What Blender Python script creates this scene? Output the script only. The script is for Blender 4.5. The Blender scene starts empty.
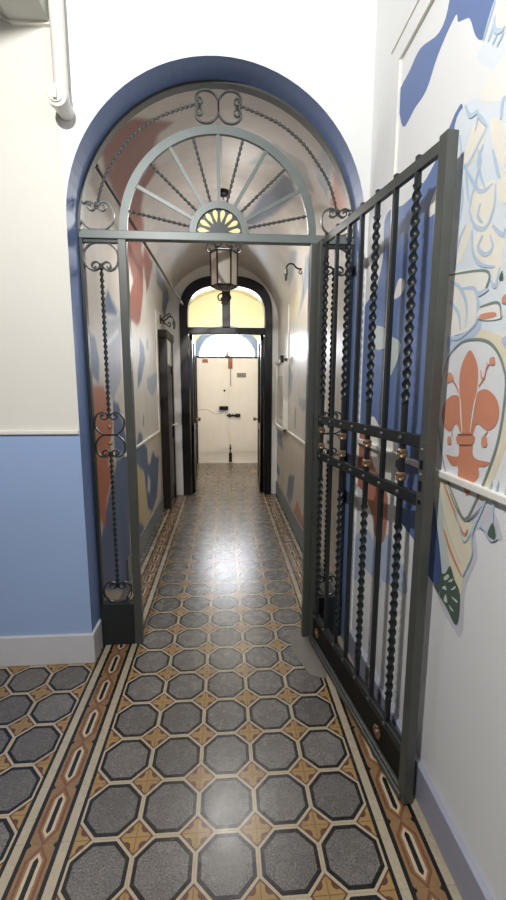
import bpy, bmesh, math, random
import numpy as np
from mathutils import Vector, Matrix
from mathutils.geometry import delaunay_2d_cdt
from math import sin, cos, pi, radians, atan2, sqrt, hypot
random.seed(7)
COL = bpy.context.scene.collection

# ------------------------------------------------------------------ materials
def lin(r, g, b):
    f = lambda c: (c/255/12.92 if c/255 <= .04045 else ((c/255+.055)/1.055)**2.4)
    return (f(r), f(g), f(b), 1)

class E:
    """tiny expression wrapper that builds Math nodes"""
    nt = None
    def __init__(s, v): s.v = v
    @staticmethod
    def m(op, *a, clamp=False):
        n = E.nt.nodes.new('ShaderNodeMath'); n.operation = op; n.use_clamp = clamp
        for i, x in enumerate(a):
            x = x.v if isinstance(x, E) else x
            if isinstance(x, (int, float)): n.inputs[i].default_value = x
            else: E.nt.links.new(x, n.inputs[i])
        return E(n.outputs[0])
    def __add__(s, o): return E.m('ADD', s, o)
    __radd__ = __add__
    def __sub__(s, o): return E.m('SUBTRACT', s, o)
    def __rsub__(s, o): return E.m('SUBTRACT', o, s)
    def __mul__(s, o): return E.m('MULTIPLY', s, o)
    __rmul__ = __mul__
    def __truediv__(s, o): return E.m('DIVIDE', s, o)
    def abs(s): return E.m('ABSOLUTE', s)
    def fract(s): return E.m('FRACT', s)
    def floor(s): return E.m('FLOOR', s)
    def lt(s, o): return E.m('LESS_THAN', s, o)
    def gt(s, o): return E.m('GREATER_THAN', s, o)
    def max(s, o): return E.m('MAXIMUM', s, o)
    def min(s, o): return E.m('MINIMUM', s, o)
    def sq(s): return E.m('MULTIPLY', s, s)
    def sqrt(s): return E.m('SQRT', s)

def mixc(fac, a, b):
    n = E.nt.nodes.new('ShaderNodeMix'); n.data_type = 'RGBA'
    for sock, x in ((n.inputs[0], fac), (n.inputs[6], a), (n.inputs[7], b)):
        x = x.v if isinstance(x, E) else x
        if isinstance(x, (int, float)): sock.default_value = x
        elif isinstance(x, tuple): sock.default_value = x
        else: E.nt.links.new(x, sock)
    return n.outputs[2]

def scalec(col, fac):
    n = E.nt.nodes.new('ShaderNodeVectorMath'); n.operation = 'SCALE'
    E.nt.links.new(col, n.inputs[0]); E.nt.links.new(fac.v, n.inputs['Scale'])
    return n.outputs[0]

def noise(scale, detail=3, rough=.5, coord='Object', stretch=None):
    nt = E.nt
    tc = nt.nodes.new('ShaderNodeTexCoord'); src = tc.outputs[coord]
    if stretch:
        mp = nt.nodes.new('ShaderNodeMapping'); mp.inputs['Scale'].default_value = stretch
        nt.links.new(src, mp.inputs[0]); src = mp.outputs[0]
    n = nt.nodes.new('ShaderNodeTexNoise'); n.inputs['Scale'].default_value = scale
    n.inputs['Detail'].default_value = detail; n.inputs['Roughness'].default_value = rough
    nt.links.new(src, n.inputs['Vector'])
    return E(n.outputs[0])

def new_mat(name):
    m = bpy.data.materials.new(name); m.use_nodes = True
    E.nt = m.node_tree
    return m, m.node_tree.nodes['Principled BSDF']

def setc(sock, x):
    x = x.v if isinstance(x, E) else x
    if isinstance(x, (tuple, int, float)): sock.default_value = x
    else: E.nt.links.new(x, sock)

def paint(name, rgb, rough=.5, var=.12, scale=3.0, metal=0, spec=.5, bump=0, fine=0, stretch=None, coat=0):
    m, b = new_mat(name)
    n = noise(scale, 4, .55, stretch=stretch)
    fac = (n - .5)*(2*var) + 1.0
    if fine: fac = fac*((noise(fine, 2) - .5)*.3 + 1.0)
    c = E.nt.nodes.new('ShaderNodeRGB'); c.outputs[0].default_value = lin(*rgb)
    setc(b.inputs['Base Color'], scalec(c.outputs[0], fac))
    b.inputs['Roughness'].default_value = rough; b.inputs['Metallic'].default_value = metal
    b.inputs['Specular IOR Level'].default_value = spec
    b.inputs['Coat Weight'].default_value = coat
    if bump:
        bp = E.nt.nodes.new('ShaderNodeBump'); bp.inputs['Strength'].default_value = bump; bp.inputs['Distance'].default_value = .004
        E.nt.links.new(noise(40, 4).v, bp.inputs['Height']); E.nt.links.new(bp.outputs[0], b.inputs['Normal'])
    return m

def emit(name, rgb, s):
    m, b = new_mat(name)
    b.inputs['Base Color'].default_value = lin(*rgb); b.inputs['Emission Color'].default_value = lin(*rgb)
    b.inputs['Emission Strength'].default_value = s
    return m

def floor_material():
    m, b = new_mat('cement_tiles')
    nt = E.nt
    geo = nt.nodes.new('ShaderNodeNewGeometry'); sp = nt.nodes.new('ShaderNodeSeparateXYZ')
    nt.links.new(geo.outputs['Position'], sp.inputs[0])
    X, Y = E(sp.outputs[0]), E(sp.outputs[1])
    T = .2
    left_zone = X.lt(-.705)
    u = (X + .405)/T                      # octagon centres where fract(u) = .5 - see below
    v = (Y - 1.195)/T + left_zone*.5 + 20.0
    u = u + .5 + 40.0
    fu, fv = u.fract(), v.fract()
    p = (fu - .0); p = (p - .5).abs()     # |distance| from tile-lattice line
    q = (fv - .5).abs()
    # diamonds sit at lattice corners: X = -.305 + .2 i , Y = 1.195 + .2 j
    oct_ = p.max(q).max((p + q)/1.414)
    dia = 1.0 - (p + q)
    wn = nt.nodes.new('ShaderNodeTexWhiteNoise'); wn.noise_dimensions = '2D'
    cb = nt.nodes.new('ShaderNodeCombineXYZ'); nt.links.new(u.floor().v, cb.inputs[0]); nt.links.new(v.floor().v, cb.inputs[1])
    nt.links.new(cb.outputs[0], wn.inputs['Vector'])
    cell = E(wn.outputs['Value'])
    spk = noise(170, 2, .8, coord='Object')
    spk2 = noise(420, 1, .5, coord='Object')
    big = noise(2.2, 4, .6, coord='Object')
    mid = noise(14, 4, .65, coord='Object')
    dark, ash = lin(72, 69, 68), lin(132, 126, 121)
    stone = mixc(E.m('MULTIPLY_ADD', spk, 3.2, -1.15, clamp=True), dark, ash)
    stone = mixc(spk2.gt(.62)*.5, stone, lin(60, 56, 56))
    stone = mixc((spk2.lt(.36))*.55, stone, lin(190, 180, 168))
    stone = scalec(stone, (cell*.3 + .82)*((mid - .5)*.5 + 1.0))
    cream, black = lin(176, 162, 138), lin(25, 25, 27)
    ochre, brown, orange = lin(158, 128, 80), lin(92, 58, 46), lin(165, 112, 70)
    a_, b_ = .5 - p, .5 - q
    em = ((a_ - .145).sq() + (b_ - .145).sq()).sqrt()
    dcol = mixc(mid.gt(.52)*.3, ochre, lin(138, 106, 68))
    dcol = mixc(em.lt(.080).max(dia.gt(.25)), dcol, brown)
    dcol = mixc((a_.min(b_)).lt(.008)*.45, dcol, brown)
    c = mixc(oct_.lt(.462), cream, black)
    c = mixc(oct_.lt(.398), c, stone)
    c = mixc(dia.lt(.285), c, dcol)
    # borders (0 at the inner edge, 1 at the outer edge)
    wl = (-.505 - X)/T
    wr = (X - .495)/T
    w = wl.max(wr)
    wv = ((Y - .99)/T + 20.0).fract()
    x_ = (w - .5).abs(); y_ = (wv - .5).abs()
    cap = x_ + (y_ - .27).max(0.0)*.75
    bc = mixc(mid.gt(.5)*.4, lin(140, 110, 76), lin(126, 94, 64))
    bc = mixc(cap.lt(.175), bc, lin(114, 78, 58))
    bc = mixc(cap.lt(.125), bc, lin(142, 104, 70))
    bc = mixc(cap.lt(.09), bc, lin(188, 174, 150))
    bc = mixc(cap.lt(.04), bc, black)
    bc = mixc(((.225 - x_) + (.5 - y_)).lt(.055), bc, black)
    bc = mixc(x_.gt(.22), bc, black)
    bc = mixc(x_.gt(.29), bc, lin(172, 160, 138))
    bc = mixc(x_.gt(.44), bc, black)
    inb = w.gt(0.0)*w.lt(1.0)
    c = mixc(inb, c, bc)
    # plain strip between border and corridor walls
    c = mixc(X.gt(.695)*1.0, c, lin(96, 92, 88))
    c = mixc(left_zone*Y.gt(2.2), c, lin(96, 92, 88))
    # tile seams
    seam = (p.gt(.492)).max(q.gt(.492))
    c = mixc(seam*.22, c, lin(70, 60, 50))
    c = scalec(c, (big - .5)*.5 + 1.0)
    # far end of the hall turns browner
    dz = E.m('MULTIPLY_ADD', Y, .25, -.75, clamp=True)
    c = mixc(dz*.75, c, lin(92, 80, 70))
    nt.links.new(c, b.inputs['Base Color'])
    r = (mid - .5)*.14 + .27
    nt.links.new(r.v, b.inputs['Roughness'])
    b.inputs['Specular IOR Level'].default_value = .6
    bp = nt.nodes.new('ShaderNodeBump'); bp.inputs['Strength'].default_value = .25; bp.inputs['Distance'].default_value = .002
    nt.links.new((noise(26, 2)).v, bp.inputs['Height']); nt.links.new(bp.outputs[0], b.inputs['Normal'])
    return m

def mural_material():
    m, b = new_mat('corridor_mural')
    nt = E.nt
    at = nt.nodes.new('ShaderNodeAttribute'); at.attribute_name = 'paint'
    st = noise(5, 5, .6, stretch=(1, 2.2, .45))
    fac = (st - .5)*.32 + 1.0
    c = scalec(at.outputs['Color'], fac)
    cloud = noise(2.4, 4, .6, stretch=(1, 1.2, .8))
    c2 = mixc(E.m('MULTIPLY_ADD', cloud, 4.0, -2.1, clamp=True)*.32, c, lin(150, 152, 150))
    nt.links.new(c2, b.inputs['Base Color'])
    g_ = nt.nodes.new('ShaderNodeNewGeometry'); sx_ = nt.nodes.new('ShaderNodeSeparateXYZ'); nt.links.new(g_.outputs['Position'], sx_.inputs[0])
    nt.links.new((E(sx_.outputs[0]).lt(0.0)*.14 + .38 + (st - .5)*.1).v, b.inputs['Roughness']); b.inputs['Specular IOR Level'].default_value = .55
    return m

M = {}
P = lambda k, *a, **kw: M.__setitem__(k, paint(k, *a, **kw))
P('wall_white', (234, 235, 235), .6, .04, 2, bump=.12)
P('wall_cream', (230, 227, 218), .6, .05, 2, bump=.12)
P('room_grey', (84, 83, 82), .8, .05)
P('ceiling_white', (234, 235, 236), .8, .04)
P('dado_blue', (158, 182, 222), .5, .08, 2, bump=.15)
P('base_grey', (206, 206, 210), .55, .12, 4, bump=.15)
P('arch_blue', (118, 142, 192), .45, .10, 4, bump=.1)
P('iron', (38, 43, 45), .42, .25, 9, metal=.25, spec=.6, bump=.06)
P('iron_lit', (106, 114, 112), .42, .16, 9, metal=.15, spec=.55, bump=.06)  # lit copy of the iron paint, lamp brightening put into the colour
P('iron_black', (12, 12, 13), .5, .2, 9, spec=.25)
P('iron_half_lit', (80, 82, 78), .40, .2, 9, metal=.2, spec=.6, bump=.06)  # half-lit copy of the iron, brightness near the lamp put into the colour
P('brass', (150, 124, 98), .38, .3, 30, metal=.6)
P('petal_backlight', (255, 236, 170), .5, .05)  # light shining through the petal cut-outs, painted as pale yellow
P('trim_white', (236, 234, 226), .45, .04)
P('skirting_lilac', (158, 160, 178), .5, .08, 3)
P('skirting_grey', (122, 128, 128), .5, .12, 3)
P('dark_wood', (34, 24, 22), .32, .3, 5, spec=.5, stretch=(1, 1, .15))
P('dark_wood_blue', (14, 14, 18), .32, .2, 5, spec=.5, stretch=(1, 1, .15))
P('door_cream', (226, 218, 212), .45, .07, 4, stretch=(2, 1, .6))
P('black_metal', (24, 22, 22), .4, .2, 20, metal=.3)
P('rust_tag', (138, 84, 66), .6, .2, 20)
P('plate_grey', (128, 122, 112), .5, .1, 20)
P('plate_ink', (84, 78, 72), .6, .1, 20)
P('vault_yellow', (236, 226, 190), .6, .06, 3)
P('far_cream', (226, 218, 192), .6, .06, 3)
P('far_blue', (112, 140, 190), .55, .1, 3)
P('far_ring', (128, 146, 178), .55, .1, 3)
P('concrete', (120, 114, 106), .6, .25, 14, fine=160)
P('pipe_white', (228, 226, 218), .4, .04)
P('beam_grey', (200, 201, 194), .6, .08, 6)
P('frosted', (186, 178, 160), .22, .12, 8, spec=.6)
P('paper', (228, 226, 218), .5, .05, 8)
P('paper_grey', (200, 196, 186), .5, .08, 8)
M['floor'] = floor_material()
M['mural'] = mural_material()
M['sky_glass'] = emit('daylight_glass', (244, 247, 255), 36.0)
def glass_mat(name):
    m, b = new_mat(name)
    nt = E.nt; out = nt.nodes['Material Output']
    tr = nt.nodes.new('ShaderNodeBsdfTransparent'); gl = nt.nodes.new('ShaderNodeBsdfGlossy'); gl.inputs['Roughness'].default_value = .05
    mx = nt.nodes.new('ShaderNodeMixShader'); fr = nt.nodes.new('ShaderNodeFresnel'); fr.inputs[0].default_value = 1.45
    tr.inputs[0].default_value = (.93, .94, .92, 1)
    nt.links.new(fr.outputs[0], mx.inputs[0]); nt.links.new(tr.outputs[0], mx.inputs[1]); nt.links.new(gl.outputs[0], mx.inputs[2])
    nt.links.new(mx.outputs[0], out.inputs[0])
    return m
M['glass'] = glass_mat('clear_glass')
PAL = dict(blue=(98, 122, 172), blue2=(70, 90, 140), white=(238, 236, 228), palegreen=(206, 216, 212), orange=(186, 122, 100),
           paleblue=(186, 202, 226), paleleaf=(224, 232, 238), whitewarm=(238, 236, 230), cream=(240, 235, 222), leafblue=(188, 208, 228),
           greyline=(128, 144, 138), salmon=(214, 150, 122), darkgreen=(82, 102, 88), paleyellow=(232, 224, 198), shield=(228, 230, 232),
           fleur=(208, 138, 108), fleurdark=(150, 96, 70), stem=(206, 132, 104), lavender=(208, 208, 216))
for k, v in PAL.items(): P('mural_'+k, v, .5, .09, 5, bump=.06)
CPAL = dict(red=(150, 92, 80), orange=(184, 108, 78), slate=(118, 126, 146), greyblue=(160, 168, 180), brown=(140, 84, 70), greygreen=(158, 162, 160),
            blue=(86, 106, 142), cream=(214, 208, 190), cream2=(222, 210, 180), ochre=(206, 190, 148), white=(214, 216, 216), base=(208, 203, 194),
            low=(204, 194, 180), vault=(214, 206, 198))

# ------------------------------------------------------------------ mesh helpers
class MB:
    def __init__(s): s.bm = bmesh.new(); s.mats = []; s.cur = 0
    def use(s, m):
        if m not in s.mats: s.mats.append(m)
        s.cur = s.mats.index(m); return s
    def _paint(s, faces):
        for f in faces: f.material_index = s.cur
    def box(s, x0, x1, y0, y1, z0, z1, bev=0):
        V = [s.bm.verts.new((x, y, z)) for x in (x0, x1) for y in (y0, y1) for z in (z0, z1)]
        idx = [(0,1,3,2),(4,6,7,5),(0,4,5,1),(2,3,7,6),(0,2,6,4),(1,5,7,3)]
        F = [s.bm.faces.new([V[i] for i in q]) for q in idx]; s._paint(F)
        if bev:
            ed = list({e for f in F for e in f.edges})
            r = bmesh.ops.bevel(s.bm, geom=ed, offset=bev, segments=2, affect='EDGES', profile=.6)
            s._paint(r['faces'])
        return s
    def poly(s, pts):
        f = s.bm.faces.new([s.bm.verts.new(p) for p in pts]); s._paint([f]); return f
    def prism(s, pts, d):
        """closed polygon (3-D points) extruded by vector d"""
        d = Vector(d); n = len(pts)
        A = [s.bm.verts.new(p) for p in pts]; B = [s.bm.verts.new(Vector(p)+d) for p in pts]
        F = [s.bm.faces.new(A), s.bm.faces.new(B[::-1])]
        F += [s.bm.faces.new((A[i], B[i], B[(i+1) % n], A[(i+1) % n])) for i in range(n)]
        s._paint(F); return s
    def sweep(s, pts, prof, twist=None, closed=False, cap=True, up=None):
        """sweep a profile [(a,b)..] along pts; twist: total angle per point list or None"""
        pts = [Vector(p) for p in pts]; n = len(pts)
        tan = []
        for i in range(n):
            a = pts[(i-1) % n] if (closed or i > 0) else pts[i]
            b = pts[(i+1) % n] if (closed or i < n-1) else pts[i]
            t = (b-a); tan.append(t.normalized() if t.length > 1e-9 else Vector((0,0,1)))
        ref = Vector(up) if up else (Vector((0,1,0)) if abs(tan[0].y) < .9 else Vector((1,0,0)))
        nrm = (ref - tan[0]*ref.dot(tan[0])).normalized()
        rings = []
        for i in range(n):
            nrm = (nrm - tan[i]*nrm.dot(tan[i])).normalized()
            bn = tan[i].cross(nrm)
            th = twist[i] if twist else 0
            pr = prof[i] if callable(prof) is False and isinstance(prof[0], list) else prof
            c, sn = cos(th), sin(th)
            rings.append([s.bm.verts.new(pts[i] + nrm*(a*c-b*sn) + bn*(a*sn+b*c)) for a, b in pr])
        k = len(rings[0]); F = []
        for i in range(n if closed else n-1):
            r0, r1 = rings[i], rings[(i+1) % n]
            for j in range(k):
                F.append(s.bm.faces.new((r0[j], r0[(j+1) % k], r1[(j+1) % k], r1[j])))
        if cap and not closed:
            F.append(s.bm.faces.new(rings[0][::-1])); F.append(s.bm.faces.new(rings[-1]))
        s._paint(F)
        return s
    def tube(s, pts, r, seg=8, **kw): return s.sweep(pts, circ(r, seg), **kw)
    def lathe(s, prof, seg=16, at=(0,0,0), axis='z'):
        """prof: [(radius, height)]"""
        rings = []
        for r, h in prof:
            ring = []
            for i in range(seg):
                a = 2*pi*i/seg; v = (r*cos(a), r*sin(a), h)
                if axis == 'y': v = (v[0], v[2], v[1])
                if axis == 'x': v = (v[2], v[0], v[1])
                ring.append(s.bm.verts.new(Vector(at)+Vector(v)))
            rings.append(ring)
        F = []
        for a, b in zip(rings, rings[1:]):
            for j in range(seg): F.append(s.bm.faces.new((a[j], a[(j+1) % seg], b[(j+1) % seg], b[j])))
        F.append(s.bm.faces.new(rings[0][::-1])); F.append(s.bm.faces.new(rings[-1])); s._paint(F); return s
    def ball(s, at, r, seg=8, sq=(1,1,1)):
        k = bmesh.ops.create_uvsphere(s.bm, u_segments=seg, v_segments=max(4, seg//2+1), radius=r)
        for v in k['verts']: v.co = Vector((v.co.x*sq[0], v.co.y*sq[1], v.co.z*sq[2])) + Vector(at)
        s._paint({f for v in k['verts'] for f in v.link_faces}); return s
    def build(s, name, mat=None, parent=None, off=(0,0,0), smooth=False, kind=None):
        bmesh.ops.recalc_face_normals(s.bm, faces=s.bm.faces[:])
        me = bpy.data.meshes.new(name); o = bpy.data.objects.new(name, me); COL.objects.link(o)
        if off != (0,0,0): bmesh.ops.translate(s.bm, verts=s.bm.verts[:], vec=-Vector(off))
        if smooth:
            for f in s.bm.faces: f.smooth = True
            for e in s.bm.edges:
                if len(e.link_faces) == 2 and e.calc_face_angle(0) > radians(38): e.smooth = False
        s.bm.to_mesh(me); s.bm.free()
        if s.mats and mat is None:
            for m in s.mats: me.materials.append(m)
        else: me.materials.append(mat)
        if parent: o.parent = parent
        if kind: o['kind'] = kind
        return o

def circ(r, n=8): return [(r*cos(2*pi*i/n), r*sin(2*pi*i/n)) for i in range(n)]
def rect(a, b): return [(-a, -b), (a, -b), (a, b), (-a, b)]
def lobes(a, b, n=10): return [(a*cos(2*pi*i/n), b*sin(2*pi*i/n)) for i in range(n)]
def spline(pts, n=6, closed=False):
    pts = [Vector(p) for p in pts]; N = len(pts); out = []
    for i in range(N if closed else N-1):
        g = (lambda k: pts[k % N]) if closed else (lambda k: pts[min(max(k, 0), N-1)])
        p0, p1, p2, p3 = g(i-1), g(i), g(i+1), g(i+2)
        for k in range(n):
            t = k/n
            out.append(.5*((2*p1) + (p2-p0)*t + (2*p0-5*p1+4*p2-p3)*t*t + (3*p1-p0-3*p2+p3)*t**3))
    if not closed: out.append(pts[-1])
    return out
def resample(pts, step):
    pts = [Vector(p) for p in pts]; d = [0]
    for a, b in zip(pts, pts[1:]): d.append(d[-1]+(b-a).length)
    n = max(2, int(d[-1]/step)); out = []; j = 0
    for k in range(n+1):
        x = d[-1]*k/n
        while j < len(d)-2 and d[j+1] < x: j += 1
        t = (x-d[j])/max(1e-9, d[j+1]-d[j]); out.append(pts[j].lerp(pts[j+1], t))
    return out
def twisted(mb, pts, a, b, pitch, step=.005):
    q = resample(pts, step); L = 0; tw = [0]
    for u, v in zip(q, q[1:]): L += (v-u).length; tw.append(2*pi*L/pitch)
    return mb.sweep(q, lobes(a, b), twist=tw)
def thing(name, label, cat, loc=(0,0,0), rotz=0, group=None):
    o = bpy.data.objects.new(name, None); COL.objects.link(o); o.location = loc; o.rotation_euler = (0, 0, rotz)
    o.empty_display_size = .1
    o['label'] = label; o['category'] = cat
    if group: o['group'] = group
    return o
def tag(o, label, cat):
    o['label'] = label; o['category'] = cat; return o
def struct(mb, name, mat=None, **kw): return mb.build(name, mat, kind='structure', **kw)

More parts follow.
